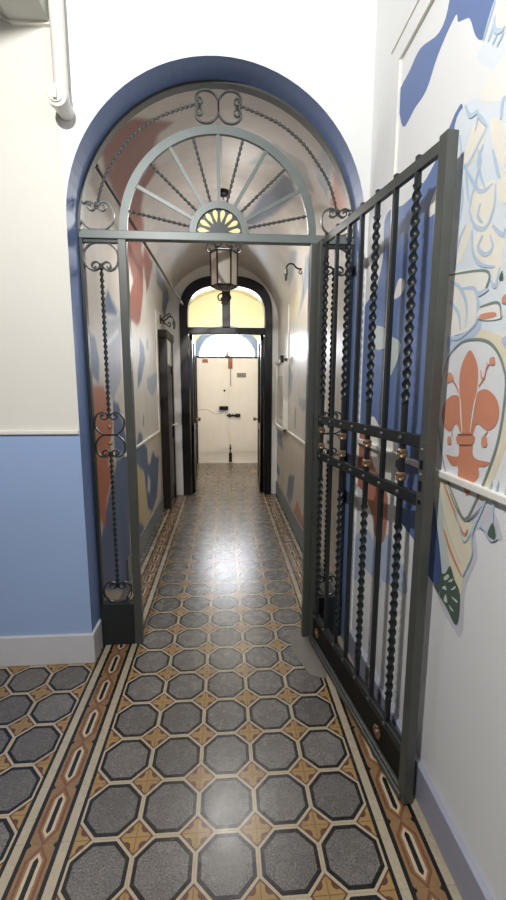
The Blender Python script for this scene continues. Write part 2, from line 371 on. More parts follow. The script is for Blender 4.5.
# ------------------------------------------------------------------ mural outlines, in wall coordinates
CORRIDOR_MURAL = [
  ('red', [(2.43,2.706),(2.42,2.736),(2.409,2.763),(2.395,2.79),(2.404,2.819),(2.41,2.846),(2.415,2.874),(2.432,2.903),(2.448,2.933),(2.461,2.963),(2.534,3.028),(2.601,3.096),(2.658,3.167),(2.676,3.134),(2.69,3.101),(2.702,3.066),(2.755,3.036),(2.809,3.005),(2.861,2.971),(2.916,2.979),(2.973,2.987),(3.032,2.995),(3.07,2.95),(3.102,2.904),(3.128,2.855),(3.178,2.831),(3.228,2.806),(3.277,2.779),(3.355,2.765),(3.437,2.752),(3.522,2.736),(3.596,2.696),(3.665,2.652),(3.728,2.605),(3.63,2.572),(3.532,2.54),(3.434,2.508),(3.239,2.56),(3.059,2.602),(2.893,2.638),(2.785,2.646),(2.686,2.653),(2.593,2.66),(2.537,2.676),(2.482,2.692)]),
  ('orange', [(2.416,4.175),(2.403,4.223),(2.382,4.274),(2.353,4.325),(2.353,4.363),(2.348,4.402),(2.337,4.444),(2.401,4.429),(2.468,4.415),(2.537,4.399),(2.594,4.359),(2.647,4.32),(2.696,4.281),(2.599,4.242),(2.506,4.206)]),
  ('slate', [(3.245,3.832),(3.163,3.847),(3.083,3.861),(3.008,3.875),(3.002,3.901),(2.993,3.926),(2.983,3.952),(3.027,3.972),(3.07,3.992),(3.113,4.013),(3.282,3.976),(3.465,3.936),(3.663,3.891),(3.803,3.844),(3.946,3.795),(4.089,3.744),(4.129,3.709),(4.166,3.675),(4.199,3.64),(3.939,3.682),(3.706,3.719),(3.496,3.752),(3.41,3.779),(3.327,3.806)]),
  ('greyblue', [(2.6,4.049),(2.535,4.055),(2.473,4.06),(2.413,4.066),(2.423,4.098),(2.429,4.132),(2.432,4.166),(2.512,4.185),(2.597,4.204),(2.687,4.226),(2.697,4.189),(2.702,4.152),(2.703,4.117),(2.669,4.093),(2.635,4.071)]),
  ('brown', [(2.931,4.062),(2.924,4.082),(2.915,4.102),(2.904,4.123),(2.955,4.129),(3.007,4.136),(3.061,4.142),(3.075,4.127),(3.089,4.112),(3.103,4.098),(3.044,4.085),(2.987,4.073)]),
  ('greygreen', [(3.127,3.624),(2.998,3.675),(2.874,3.722),(2.755,3.766),(2.758,3.841),(2.744,3.918),(2.714,3.998),(2.759,4.041),(2.801,4.086),(2.836,4.134),(2.874,4.1),(2.909,4.066),(2.94,4.032),(2.929,3.978),(2.909,3.928),(2.882,3.879),(2.933,3.838),(2.98,3.795),(3.023,3.753),(3.062,3.711),(3.097,3.668)]),
  ('red', [(3.279,2.53),(3.308,2.514),(3.337,2.497),(3.364,2.479),(3.423,2.458),(3.482,2.435),(3.54,2.411),(3.595,2.389),(3.648,2.365),(3.7,2.341),(3.644,2.281),(3.578,2.221),(3.513,2.162),(3.524,2.11),(3.535,2.057),(3.546,2.004),(3.634,2.001),(3.727,1.997),(3.824,1.993),(3.867,2.017),(3.911,2.041),(3.956,2.065),(4.014,2.152),(4.074,2.241),(4.125,2.33),(4.077,2.425),(3.984,2.507),(3.865,2.579),(3.77,2.6),(3.677,2.62),(3.588,2.639),(3.485,2.602),(3.382,2.565)]),
  ('red', [(3.747,2.651),(3.825,2.652),(3.907,2.652),(3.992,2.653),(4.065,2.648),(4.14,2.644),(4.219,2.638),(4.274,2.589),(4.315,2.535),(4.34,2.477),(4.333,2.441),(4.319,2.404),(4.294,2.365),(4.264,2.392),(4.23,2.418),(4.193,2.442),(4.105,2.48),(4.013,2.515),(3.921,2.547),(3.867,2.584),(3.808,2.619)]),
  ('slate', [(4.3,2.664),(4.589,2.655),(4.922,2.644),(5.308,2.633),(5.422,2.605),(5.536,2.576),(5.648,2.545),(5.685,2.474),(5.677,2.397),(5.611,2.312),(5.498,2.339),(5.384,2.363),(5.271,2.386),(5.237,2.442),(5.181,2.494),(5.109,2.541),(4.966,2.544),(4.832,2.546),(4.705,2.548),(4.57,2.59),(4.434,2.629)]),
  ('blue', [(3.883,1.902),(3.947,1.882),(4.012,1.863),(4.08,1.842),(4.086,1.799),(4.092,1.756),(4.098,1.712),(4.026,1.649),(3.957,1.587),(3.889,1.527),(3.83,1.5),(3.772,1.474),(3.717,1.449),(3.727,1.5),(3.737,1.551),(3.747,1.602),(3.78,1.643),(3.814,1.686),(3.849,1.729),(3.861,1.787),(3.872,1.844)]),
  ('greyblue', [(4.156,1.547),(4.375,1.575),(4.618,1.605),(4.89,1.639),(4.834,1.578),(4.78,1.518),(4.726,1.46),(4.619,1.425),(4.517,1.392),(4.419,1.361),(4.337,1.39),(4.258,1.418),(4.182,1.445),(4.174,1.479),(4.165,1.513)]),
  ('slate', [(4.232,1.923),(4.258,1.926),(4.284,1.929),(4.311,1.931),(4.303,1.896),(4.296,1.861),(4.289,1.827),(4.263,1.824),(4.237,1.822),(4.211,1.82),(4.218,1.854),(4.225,1.889)]),
  ('blue', [(3.543,0.942),(3.593,0.986),(3.644,1.032),(3.696,1.078),(3.738,1.067),(3.781,1.057),(3.825,1.045),(3.835,1.02),(3.846,0.994),(3.856,0.968),(3.916,0.941),(3.977,0.913),(4.04,0.885),(4.047,0.831),(4.054,0.778),(4.061,0.724),(4.096,0.717),(4.132,0.71),(4.168,0.703),(4.233,0.739),(4.3,0.776),(4.369,0.814),(4.405,0.787),(4.442,0.76),(4.479,0.732),(4.564,0.71),(4.652,0.688),(4.743,0.664),(4.667,0.533),(4.592,0.404),(4.519,0.279),(4.401,0.252),(4.288,0.226),(4.181,0.201),(4.11,0.237),(4.042,0.272),(3.976,0.305),(3.932,0.437),(3.889,0.565),(3.848,0.688),(3.747,0.734),(3.651,0.777),(3.56,0.818),(3.554,0.86),(3.549,0.901)]),
  ('cream', [(4.041,0.628),(4.079,0.6),(4.118,0.571),(4.157,0.542),(4.142,0.504),(4.127,0.467),(4.112,0.43),(4.069,0.441),(4.027,0.452),(3.986,0.462),(4.004,0.517),(4.023,0.573)]),
  ('ochre', [(3.502,0.812),(3.583,0.779),(3.668,0.744),(3.757,0.707),(3.805,0.635),(3.855,0.56),(3.907,0.483),(3.928,0.418),(3.95,0.353),(3.972,0.286),(4.057,0.253),(4.145,0.219),(4.238,0.183),(4.115,0.166),(3.998,0.149),(3.888,0.134),(3.812,0.18),(3.739,0.224),(3.669,0.267),(3.598,0.291),(3.53,0.313),(3.464,0.335),(3.477,0.495),(3.489,0.654)]),
  ('blue', [(3.461,0.319),(3.527,0.299),(3.596,0.279),(3.667,0.258),(3.719,0.206),(3.773,0.151),(3.828,0.095),(3.756,0.07),(3.687,0.046),(3.62,0.022),(3.547,0.033),(3.476,0.044),(3.409,0.055),(3.426,0.143),(3.444,0.231)]),
  ('slate', [(3.903,1.203),(3.923,1.205),(3.943,1.206),(3.963,1.208),(3.955,1.171),(3.948,1.135),(3.941,1.098),(3.922,1.103),(3.904,1.108),(3.885,1.112),(3.891,1.143),(3.897,1.173)]),
  ('slate', [(4.956,1.313),(5.04,1.342),(5.127,1.371),(5.216,1.402),(5.218,1.329),(5.219,1.256),(5.22,1.182),(5.146,1.178),(5.074,1.174),(5.004,1.171),(4.988,1.219),(4.972,1.266)]),
  ('greyblue', [(2.762,1.856),(2.842,1.919),(2.926,1.985),(3.015,2.055),(3.081,2.032),(3.15,2.009),(3.223,1.983),(3.194,1.829),(3.164,1.674),(3.135,1.521),(3.048,1.473),(2.966,1.427),(2.888,1.384),(2.836,1.419),(2.786,1.452),(2.738,1.484),(2.746,1.609),(2.754,1.733)]),
  ('blue', [(2.403,1.78),(2.453,1.772),(2.505,1.764),(2.559,1.755),(2.578,1.715),(2.596,1.674),(2.615,1.632),(2.607,1.587),(2.598,1.541),(2.59,1.496),(2.547,1.511),(2.505,1.526),(2.464,1.54),(2.443,1.622),(2.423,1.702)]),
  ('blue', [(2.818,2.035),(2.844,2.055),(2.871,2.075),(2.898,2.095),(2.964,2.056),(3.033,2.015),(3.106,1.972),(2.979,1.956),(2.862,1.941),(2.754,1.927),(2.775,1.963),(2.796,1.999)]),
  ('blue', [(2.888,1.384),(2.938,1.371),(2.989,1.358),(3.043,1.344),(3.094,1.257),(3.148,1.166),(3.205,1.071),(3.208,0.916),(3.211,0.758),(3.214,0.598),(3.191,0.362),(3.168,0.124),(3.145,-0.116),(2.825,0.049),(2.564,0.184),(2.348,0.295),(2.353,0.356),(2.358,0.415),(2.362,0.475),(2.409,0.517),(2.458,0.561),(2.508,0.606),(2.553,0.654),(2.6,0.704),(2.648,0.756),(2.722,0.814),(2.801,0.875),(2.883,0.939),(2.876,0.999),(2.87,1.058),(2.863,1.116),(2.871,1.206),(2.88,1.295)]),
  ('orange', [(2.382,1.478),(2.471,1.48),(2.567,1.482),(2.671,1.484),(2.703,1.459),(2.736,1.434),(2.77,1.408),(2.798,1.346),(2.827,1.283),(2.857,1.218),(2.824,1.177),(2.791,1.136),(2.759,1.096),(2.792,1.054),(2.826,1.01),(2.861,0.964),(2.779,0.894),(2.7,0.826),(2.626,0.762),(2.601,0.709),(2.576,0.656),(2.551,0.603),(2.503,0.654),(2.457,0.703),(2.413,0.749),(2.397,0.838),(2.382,0.925),(2.367,1.009),(2.363,1.086),(2.359,1.163),(2.355,1.238),(2.364,1.318),(2.373,1.398)]),
  ('ochre', [(2.375,0.544),(2.397,0.524),(2.42,0.504),(2.444,0.484),(2.44,0.428),(2.437,0.372),(2.433,0.316),(2.402,0.332),(2.371,0.347),(2.341,0.361),(2.352,0.422),(2.363,0.483)]),
  ('white', [(2.693,0.995),(2.823,0.994),(2.966,0.993),(3.125,0.991),(3.124,0.985),(3.123,0.979),(3.122,0.973),(2.972,0.97),(2.835,0.968),(2.711,0.966),(2.705,0.976),(2.699,0.986)]),
  ('white', [(2.709,1.914),(2.821,1.928),(2.943,1.943),(3.076,1.96),(3.106,1.974),(3.137,1.988),(3.168,2.002),(3.166,1.993),(3.165,1.983),(3.163,1.974),(3.074,1.951),(2.991,1.929),(2.912,1.909),(2.84,1.91),(2.773,1.912)]),
  ('white', [(2.787,1.749),(2.889,1.789),(2.998,1.831),(3.116,1.877),(3.124,1.872),(3.133,1.866),(3.141,1.86),(3.021,1.812),(2.91,1.767),(2.806,1.725),(2.8,1.733),(2.793,1.741)]),
  ('slate', [(5.978,6.015),(5.684,5.992),(5.417,5.972),(5.173,5.953),(5.109,6.02),(5.046,6.087),(4.985,6.151),(5.126,6.149),(5.276,6.147),(5.434,6.145),(5.604,6.105),(5.785,6.061)]),
  ('blue', [(6.073,6.321),(5.797,6.368),(5.544,6.412),(5.311,6.452),(5.308,6.485),(5.305,6.518),(5.302,6.551),(5.465,6.552),(5.637,6.553),(5.819,6.554),(5.902,6.478),(5.986,6.4)]),
  ('slate', [(4.514,6.355),(4.382,6.33),(4.258,6.306),(4.141,6.284),(4.172,6.361),(4.204,6.439),(4.237,6.519),(4.294,6.569),(4.353,6.62),(4.414,6.673),(4.506,6.664),(4.602,6.654),(4.702,6.644),(4.637,6.544),(4.574,6.448)]),
  ('orange', [(3.951,6.499),(3.808,6.54),(3.674,6.577),(3.548,6.612),(3.554,6.638),(3.56,6.664),(3.566,6.69),(3.746,6.681),(3.944,6.671),(4.162,6.661),(4.089,6.605),(4.019,6.551)]),
  ('greyblue', [(3.984,5.484),(3.832,5.485),(3.691,5.487),(3.56,5.488),(3.566,5.509),(3.572,5.531),(3.578,5.553),(3.633,5.57),(3.689,5.587),(3.748,5.604),(3.821,5.589),(3.897,5.572),(3.976,5.555),(3.979,5.531),(3.981,5.508)]),
  ('slate', [(4.188,5.603),(4.165,5.602),(4.143,5.601),(4.121,5.599),(4.129,5.666),(4.137,5.732),(4.145,5.8),(4.168,5.799),(4.191,5.798),(4.214,5.797),(4.205,5.732),(4.196,5.667)]),
  ('greyblue', [(3.907,4.163),(3.844,4.185),(3.781,4.206),(3.718,4.228),(3.862,4.256),(4.013,4.287),(4.171,4.323),(4.291,4.339),(4.416,4.356),(4.547,4.374),(4.498,4.336),(4.442,4.301),(4.381,4.268),(4.216,4.229),(4.058,4.195)]),
  ('cream2', [(4.355,4.452),(4.211,4.471),(4.075,4.489),(3.945,4.506),(4.015,4.555),(4.074,4.607),(4.133,4.662),(4.266,4.684),(4.409,4.709),(4.563,4.735),(4.609,4.679),(4.656,4.623),(4.703,4.566),(4.593,4.523),(4.475,4.485)]),
  ('greyblue', [(3.569,4.335),(3.482,4.342),(3.399,4.349),(3.319,4.356),(3.346,4.388),(3.367,4.421),(3.383,4.456),(3.465,4.484),(3.547,4.514),(3.626,4.547),(3.78,4.601),(3.945,4.662),(4.126,4.729),(4.038,4.651),(3.954,4.577),(3.859,4.51),(3.778,4.444),(3.678,4.386)]),
  ('greyblue', [(4.648,5.139),(4.539,5.182),(4.434,5.223),(4.335,5.263),(4.384,5.335),(4.436,5.409),(4.488,5.485),(4.555,5.435),(4.624,5.384),(4.694,5.332),(4.679,5.267),(4.663,5.203)]),
  ('slate', [(3.56,5.163),(3.535,5.169),(3.509,5.176),(3.484,5.182),(3.47,5.264),(3.456,5.347),(3.442,5.429),(3.472,5.42),(3.503,5.41),(3.534,5.401),(3.543,5.321),(3.552,5.242)]),
]
WALL_MURAL = [
  ('poly','blue',1,0,[(1.422,2.801),(1.432,2.653),(1.487,2.607),(1.624,2.658),(1.708,2.645),(1.804,2.621),(1.747,2.475),(1.644,2.48),(1.557,2.485),(1.487,2.542),(1.389,2.578),(1.371,2.549),(1.336,2.528),(1.303,2.505),(1.267,2.437),(1.229,2.402),(1.203,2.432),(1.172,2.491),(1.123,2.533)]),
  ('poly','blue',1,0,[(1.314,2.297),(1.346,2.294),(1.367,2.281),(1.443,2.222),(1.549,2.181),(1.707,2.178),(1.819,2.211),(1.898,2.185),(1.896,2.041),(1.967,1.927),(2.098,1.881),(2.198,1.809),(2.258,1.62),(2.229,1.243),(2.018,1.255),(1.902,1.23),(1.797,1.199),(1.616,1.145),(1.565,1.054),(1.565,0.951),(1.457,0.92),(1.34,0.872),(1.228,0.846),(1.289,1.008),(1.327,1.135),(1.356,1.301),(1.357,1.502),(1.366,1.758),(1.369,2.001),(1.35,2.165),(1.307,2.245)]),
  ('poly','white',2,0,[(1.748,1.836),(1.733,1.876),(1.708,1.904),(1.659,1.889),(1.65,1.857),(1.689,1.836)]),
  ('poly','palegreen',2,0,[(1.957,1.752),(1.82,1.727),(1.761,1.691),(1.653,1.642),(1.72,1.543),(1.751,1.536),(1.781,1.638),(1.931,1.65)]),
  ('poly','white',2,0,[(1.445,2.047),(1.48,2.051),(1.472,2.095),(1.395,2.149),(1.4,2.048)]),
  ('poly','white',2,0,[(1.976,1.27),(1.93,1.341),(1.822,1.295),(1.663,1.274),(1.634,1.204),(1.679,1.08),(1.77,1.086),(1.885,1.1)]),
  ('poly','orange',3,0,[(2.194,1.247),(2.081,1.269),(1.96,1.252),(1.916,1.132),(1.791,1.063),(1.701,0.996),(1.721,0.803),(1.832,0.79),(1.882,0.871),(2.04,0.954),(2.213,0.978)]),
  ('poly','paleblue',1,0,[(2.152,0.637),(1.927,0.78),(1.807,0.701),(1.728,0.577),(1.929,0.57),(2.125,0.421)]),
  ('poly','paleblue',1,0,[(1.736,0.825),(1.593,0.822),(1.462,0.697),(1.632,0.64),(1.747,0.631)]),
  ('poly','paleleaf',1,0,[(1.103,2.515),(1.147,2.449),(1.193,2.415),(1.227,2.386),(1.246,2.364),(1.139,2.257),(1.213,2.258),(1.292,2.283),(1.347,2.259),(1.342,2.105),(1.345,1.875),(1.347,1.661),(1.179,1.618),(1.049,1.623),(0.853,1.598),(0.687,1.626),(0.671,2.128)]),
  ('poly','whitewarm',2,0,[(1.144,2.294),(1.034,2.26),(0.933,2.151),(1.052,2.159),(1.221,2.251)]),
  ('poly','cream',3,0,[(1.226,2.205),(1.176,2.159),(1.197,2.117),(1.252,2.1),(1.28,2.127),(1.263,2.175)]),
  ('poly','cream',3,0,[(1.119,2.003),(1.12,1.939),(1.145,1.9),(1.198,1.925),(1.229,1.975),(1.223,2.017),(1.172,2.017)]),
  ('poly','cream',3,0,[(1.156,1.904),(1.093,1.888),(1.061,1.825),(1.088,1.786),(1.167,1.826),(1.204,1.882)]),
  ('poly','cream',3,0,[(1.242,1.941),(1.209,1.923),(1.249,1.856),(1.28,1.844),(1.268,1.903)]),
  ('poly','cream',3,0,[(1.162,2.169),(1.103,2.124),(1.088,2.017),(1.142,2.094)]),
  ('poly','cream',3,0,[(1.165,2.442),(1.13,2.422),(1.12,2.353),(1.147,2.362),(1.174,2.385),(1.178,2.419)]),
  ('poly','cream',3,0,[(1.11,2.01),(1.073,2.01),(1.028,1.935),(1.091,1.939)]),
  ('poly','cream',3,0,[(1.1,1.795),(1.072,1.805),(1.057,1.766),(1.08,1.73)]),
  ('rib','leafblue',4,0.011,[(1.312,2.214),(1.272,2.109),(1.191,2.149),(1.177,2.165)]),
  ('rib','leafblue',4,0.011,[(1.264,2.099),(1.187,2.008),(1.129,2.001)]),
  ('rib','leafblue',4,0.011,[(1.229,1.975),(1.198,1.925),(1.145,1.9),(1.115,1.943),(1.118,1.996)]),
  ('rib','leafblue',4,0.011,[(1.223,2.017),(1.229,1.975)]),
  ('rib','leafblue',4,0.011,[(1.203,2.04),(1.222,2.01)]),
  ('rib','leafblue',4,0.011,[(1.291,2.112),(1.271,2.018),(1.282,1.955)]),
  ('rib','leafblue',4,0.011,[(1.265,2.106),(1.239,2.004)]),
  ('rib','leafblue',4,0.011,[(1.187,2.124),(1.203,2.083),(1.16,2.003)]),
  ('rib','leafblue',4,0.011,[(1.141,2.088),(1.112,2.022),(1.099,2.0)]),
  ('rib','leafblue',4,0.011,[(1.242,1.941),(1.275,1.905),(1.292,1.833)]),
  ('rib','leafblue',4,0.011,[(1.208,1.916),(1.194,1.853),(1.154,1.81),(1.088,1.786)]),
  ('rib','leafblue',4,0.011,[(1.154,1.885),(1.172,1.859),(1.135,1.83),(1.106,1.839),(1.121,1.874)]),
  ('rib','leafblue',4,0.011,[(1.177,1.973),(1.184,1.945),(1.158,1.917)]),
  ('rib','leafblue',4,0.011,[(1.114,1.895),(1.07,1.857),(1.061,1.871)]),
  ('rib','leafblue',4,0.011,[(1.209,2.043),(1.193,2.084),(1.209,2.123)]),
  ('rib','leafblue',4,0.011,[(1.068,1.781),(1.081,1.737),(1.105,1.76)]),
  ('rib','leafblue',4,0.011,[(1.225,2.395),(1.192,2.445),(1.18,2.454)]),
  ('rib','leafblue',4,0.011,[(1.2,2.377),(1.177,2.406)]),
  ('rib','leafblue',4,0.011,[(1.18,2.355),(1.161,2.368)]),
  ('rib','leafblue',4,0.011,[(1.16,2.337),(1.133,2.351)]),
  ('rib','leafblue',4,0.011,[(1.178,2.419),(1.174,2.385),(1.147,2.362),(1.13,2.36)]),
  ('rib','leafblue',4,0.011,[(1.292,2.28),(1.261,2.235),(1.223,2.222),(1.229,2.181)]),
  ('rib','leafblue',4,0.011,[(1.222,2.217),(1.173,2.161)]),
  ('rib','leafblue',4,0.011,[(1.116,2.145),(1.115,2.182),(1.106,2.192)]),
  ('poly','white',4,0,[(1.311,1.824),(1.124,1.786),(1.123,1.74),(1.154,1.734),(1.146,1.674),(1.188,1.64),(1.251,1.634),(1.306,1.633),(1.317,1.731)]),
  ('rib','greyline',5,0.008,[(1.318,1.822),(1.124,1.785),(1.12,1.739),(1.148,1.729)]),
  ('rib','leafblue',5,0.012,[(1.301,1.8),(1.243,1.766),(1.204,1.71),(1.201,1.649)]),
  ('rib','leafblue',5,0.012,[(1.236,1.764),(1.174,1.751),(1.151,1.714),(1.15,1.662),(1.182,1.639)]),
  ('rib','leafblue',5,0.012,[(1.3,1.742),(1.246,1.697),(1.226,1.645)]),
  ('rib','leafblue',5,0.012,[(1.299,1.632),(1.236,1.625),(1.182,1.639)]),
  ('rib','leafblue',5,0.012,[(1.154,1.73),(1.106,1.736)]),
  ('poly','paleblue',3,0,[(1.305,1.625),(1.278,1.637),(1.187,1.637),(1.138,1.66),(1.13,1.639),(1.172,1.611),(1.206,1.594),(1.284,1.579)]),
  ('poly','whitewarm',5,0,[(1.137,1.692),(1.06,1.69),(1.045,1.652),(1.139,1.663)]),
  ('rib','greyline',6,0.007,[(1.138,1.695),(1.06,1.692),(1.043,1.651)]),
  ('poly','salmon',6,0,[(1.129,1.675),(1.072,1.671),(1.068,1.659),(1.133,1.662)]),
  ('poly','salmon',5,0,[(1.044,1.705),(0.995,1.706),(0.992,1.683),(1.041,1.687)]),
  ('poly','darkgreen',5,0,[(1.057,1.769),(1.066,1.751),(1.05,1.747)]),
  ('poly','paleyellow',2,0,[(1.32,1.444),(1.303,1.551),(1.26,1.595),(1.2,1.623),(1.14,1.635),(1.076,1.622),(1.011,1.586),(0.98,1.535),(0.962,1.454),(0.978,1.354),(1.017,1.251),(1.1,1.088),(1.2,1.162),(1.287,1.281)]),
  ('poly','paleblue',2,0,[(1.039,1.597),(0.99,1.604),(0.939,1.572),(0.881,1.381),(0.922,1.296),(0.978,1.354),(0.969,1.462),(0.986,1.535)]),
  ('poly','shield',3,0,[(1.303,1.526),(1.285,1.569),(1.249,1.596),(1.203,1.612),(1.137,1.61),(1.085,1.597),(1.045,1.568),(1.016,1.527),(1.002,1.485),(1.005,1.398),(1.018,1.325),(1.045,1.251),(1.079,1.175),(1.127,1.099),(1.186,1.14),(1.239,1.196),(1.287,1.278),(1.319,1.372),(1.32,1.469)]),
  ('loop','greyline',5,0.008,[(1.303,1.526),(1.285,1.569),(1.249,1.596),(1.203,1.612),(1.137,1.61),(1.085,1.597),(1.045,1.568),(1.016,1.527),(1.002,1.485),(1.005,1.398),(1.018,1.325),(1.045,1.251),(1.079,1.175),(1.127,1.099),(1.186,1.14),(1.239,1.196),(1.287,1.278),(1.319,1.372),(1.32,1.469)]),
  ('poly','fleur',5,0,[(1.169,1.583),(1.147,1.567),(1.127,1.538),(1.121,1.501),(1.125,1.449),(1.129,1.402),(1.13,1.349),(1.172,1.344),(1.186,1.398),(1.202,1.447),(1.212,1.502),(1.206,1.541),(1.188,1.57)]),
  ('poly','fleur',4,0,[(1.204,1.447),(1.236,1.455),(1.268,1.445),(1.291,1.423),(1.3,1.395),(1.29,1.363),(1.265,1.347),(1.235,1.346),(1.223,1.364),(1.208,1.369),(1.193,1.352),(1.177,1.346),(1.19,1.398)]),
  ('poly','fleur',4,0,[(1.121,1.457),(1.106,1.471),(1.076,1.473),(1.042,1.457),(1.022,1.431),(1.019,1.401),(1.033,1.378),(1.055,1.366),(1.077,1.37),(1.097,1.378),(1.112,1.375),(1.121,1.354),(1.13,1.351),(1.125,1.412)]),
  ('rib','white',6,0.006,[(1.199,1.447),(1.188,1.398),(1.174,1.346)]),
  ('rib','white',6,0.006,[(1.121,1.454),(1.129,1.411),(1.135,1.353)]),
  ('poly','fleur',5,0,[(1.196,1.335),(1.119,1.344),(1.113,1.334),(1.123,1.32),(1.188,1.311),(1.203,1.321)]),
  ('poly','fleur',4,0,[(1.184,1.317),(1.125,1.325),(1.116,1.292),(1.091,1.281),(1.039,1.283),(1.055,1.269),(1.084,1.262),(1.08,1.242),(1.09,1.222),(1.103,1.212),(1.113,1.185),(1.13,1.168),(1.146,1.186),(1.155,1.205),(1.18,1.21),(1.182,1.235),(1.19,1.245),(1.22,1.241),(1.256,1.267),(1.219,1.269),(1.186,1.277)]),
  ('rib','fleurdark',6,0.006,[(1.198,1.338),(1.12,1.348)]),
  ('rib','fleurdark',6,0.004,[(1.185,1.309),(1.122,1.318)]),
  ('rib','stem',5,0.006,[(1.114,1.482),(1.092,1.505),(1.085,1.531),(1.065,1.544)]),
  ('rib','stem',5,0.006,[(1.209,1.462),(1.231,1.487),(1.262,1.505)]),
  ('poly','salmon',5,0,[(1.074,1.555),(1.055,1.556),(1.054,1.537),(1.073,1.54)]),
  ('poly','salmon',5,0,[(1.288,1.514),(1.264,1.524),(1.242,1.502),(1.28,1.492)]),
  ('rib','stem',5,0.005,[(1.23,1.345),(1.228,1.327)]),
  ('poly','salmon',5,0,[(1.252,1.324),(1.234,1.327),(1.231,1.305),(1.251,1.305)]),
  ('rib','stem',5,0.005,[(1.057,1.364),(1.076,1.343)]),
  ('poly','salmon',5,0,[(1.079,1.345),(1.06,1.35),(1.055,1.325),(1.077,1.321)]),
  ('rib','stem',5,0.004,[(1.11,1.526),(1.103,1.505),(1.091,1.503)]),
  ('rib','stem',5,0.004,[(1.086,1.545),(1.08,1.527)]),
  ('poly','lavender',2,0,[(1.355,1.1),(1.273,0.821),(1.132,0.738),(1.096,0.767),(1.101,0.878),(1.088,0.937),(1.058,1.013),(1.073,1.087),(0.971,1.093),(0.975,1.122),(1.005,1.157),(1.052,1.172),(1.272,1.165)]),
  ('poly','paleyellow',3,0,[(1.311,1.149),(1.268,1.039),(1.195,0.927),(1.121,0.867),(1.113,0.925),(1.082,1.003),(1.087,1.076),(1.067,1.108),(1.126,1.097),(1.259,1.209)]),
  ('poly','palegreen',4,0,[(1.316,1.133),(1.282,1.142),(1.234,1.03),(1.189,0.93),(1.225,0.871),(1.27,1.003)]),
  ('poly','darkgreen',5,0,[(1.233,0.878),(1.206,0.894),(1.183,0.929),(1.154,0.898),(1.121,0.867),(1.125,0.767),(1.195,0.793),(1.273,0.821),(1.235,0.844)]),
  ('poly','palegreen',6,0,[(1.213,0.876),(1.19,0.898),(1.183,0.891),(1.203,0.871)]),
  ('poly','palegreen',6,0,[(1.22,0.837),(1.201,0.854),(1.192,0.844)]),
  ('poly','palegreen',6,0,[(1.194,0.829),(1.182,0.807),(1.203,0.803)]),
  ('poly','palegreen',6,0,[(1.169,0.856),(1.146,0.881),(1.147,0.871)]),
  ('poly','palegreen',6,0,[(1.164,0.838),(1.129,0.842),(1.133,0.834)]),
  ('poly','palegreen',6,0,[(1.172,0.806),(1.144,0.8),(1.158,0.796)]),
  ('poly','palegreen',6,0,[(1.187,0.875),(1.163,0.897),(1.165,0.886)]),
  ('poly','palegreen',6,0,[(1.23,0.81),(1.226,0.827),(1.235,0.8)]),
  ('rib','salmon',6,0.012,[(1.234,1.03),(1.183,0.974),(1.119,0.928)]),
  ('rib','salmon',6,0.01,[(1.254,1.176),(1.19,1.112),(1.128,1.055),(1.107,1.075)]),
  ('rib','palegreen',6,0.01,[(1.277,1.15),(1.225,1.054),(1.135,0.967)]),
  ('rib','leafblue',6,0.008,[(1.236,1.181),(1.179,1.116),(1.123,1.034),(1.08,1.097)]),
  ('rib','greyline',7,0.006,[(1.214,1.153),(1.126,1.097),(1.05,1.16)]),
  ('rib','leafblue',6,0.008,[(1.017,1.238),(1.05,1.155),(1.086,1.07),(1.078,1.011),(1.113,0.928)]),
  ('rib','leafblue',6,0.01,[(1.057,1.105),(1.033,1.101),(1.003,1.083),(0.976,1.099)]),
  ('poly','darkgreen',6,0,[(1.0,1.13),(1.018,1.095),(1.004,1.087),(0.984,1.093)]),
  ('rib','leafblue',6,0.008,[(0.992,1.244),(1.005,1.185),(1.001,1.13)]),
  ('rib','leafblue',6,0.008,[(0.95,1.274),(0.969,1.195)]),
  ('poly','blue2',4,0,[(1.337,1.113),(1.32,1.11),(1.27,1.003),(1.225,0.871),(1.235,0.844),(1.273,0.825),(1.343,0.845),(1.363,0.852)]),
]
# corridor: (y, s) with s = arc length up the left wall, over the vault and down the right wall
# front wall on the right: (shape, colour, layer, width, [(y, z)])

# ------------------------------------------------------------------ the setting
XW = .70                                  # right wall of the front room
YF, YG, YC = 2.115, 2.285, 2.33           # front wall face, ironwork plane, start of corridor
AX, AR, AZ = -.0175, .7025, 2.235         # arch centre, radius, spring
VX, VZ, VR = -.02, 2.28, .73              # corridor vault
XL, XR = VX-VR, VX+VR
YP = 5.6                                  # portal wall
YE = 7.97                                 # end wall

mb = MB(); mb.box(-2.6, .75, -1.7, 8.05, -.12, 0); mb.box(.75, 1.15, YP, 8.05, -.12, 0)
fl = struct(mb, 'floor', M['floor'])
mb = MB(); mb.box(-2.7, .8, -1.8, YC, 3.62, 3.7); struct(mb, 'ceiling', M['room_grey'])

def arch_pts(cx, r, cz, n=40): return [(cx - r*cos(pi*i/n), cz + r*sin(pi*i/n)) for i in range(n+1)]

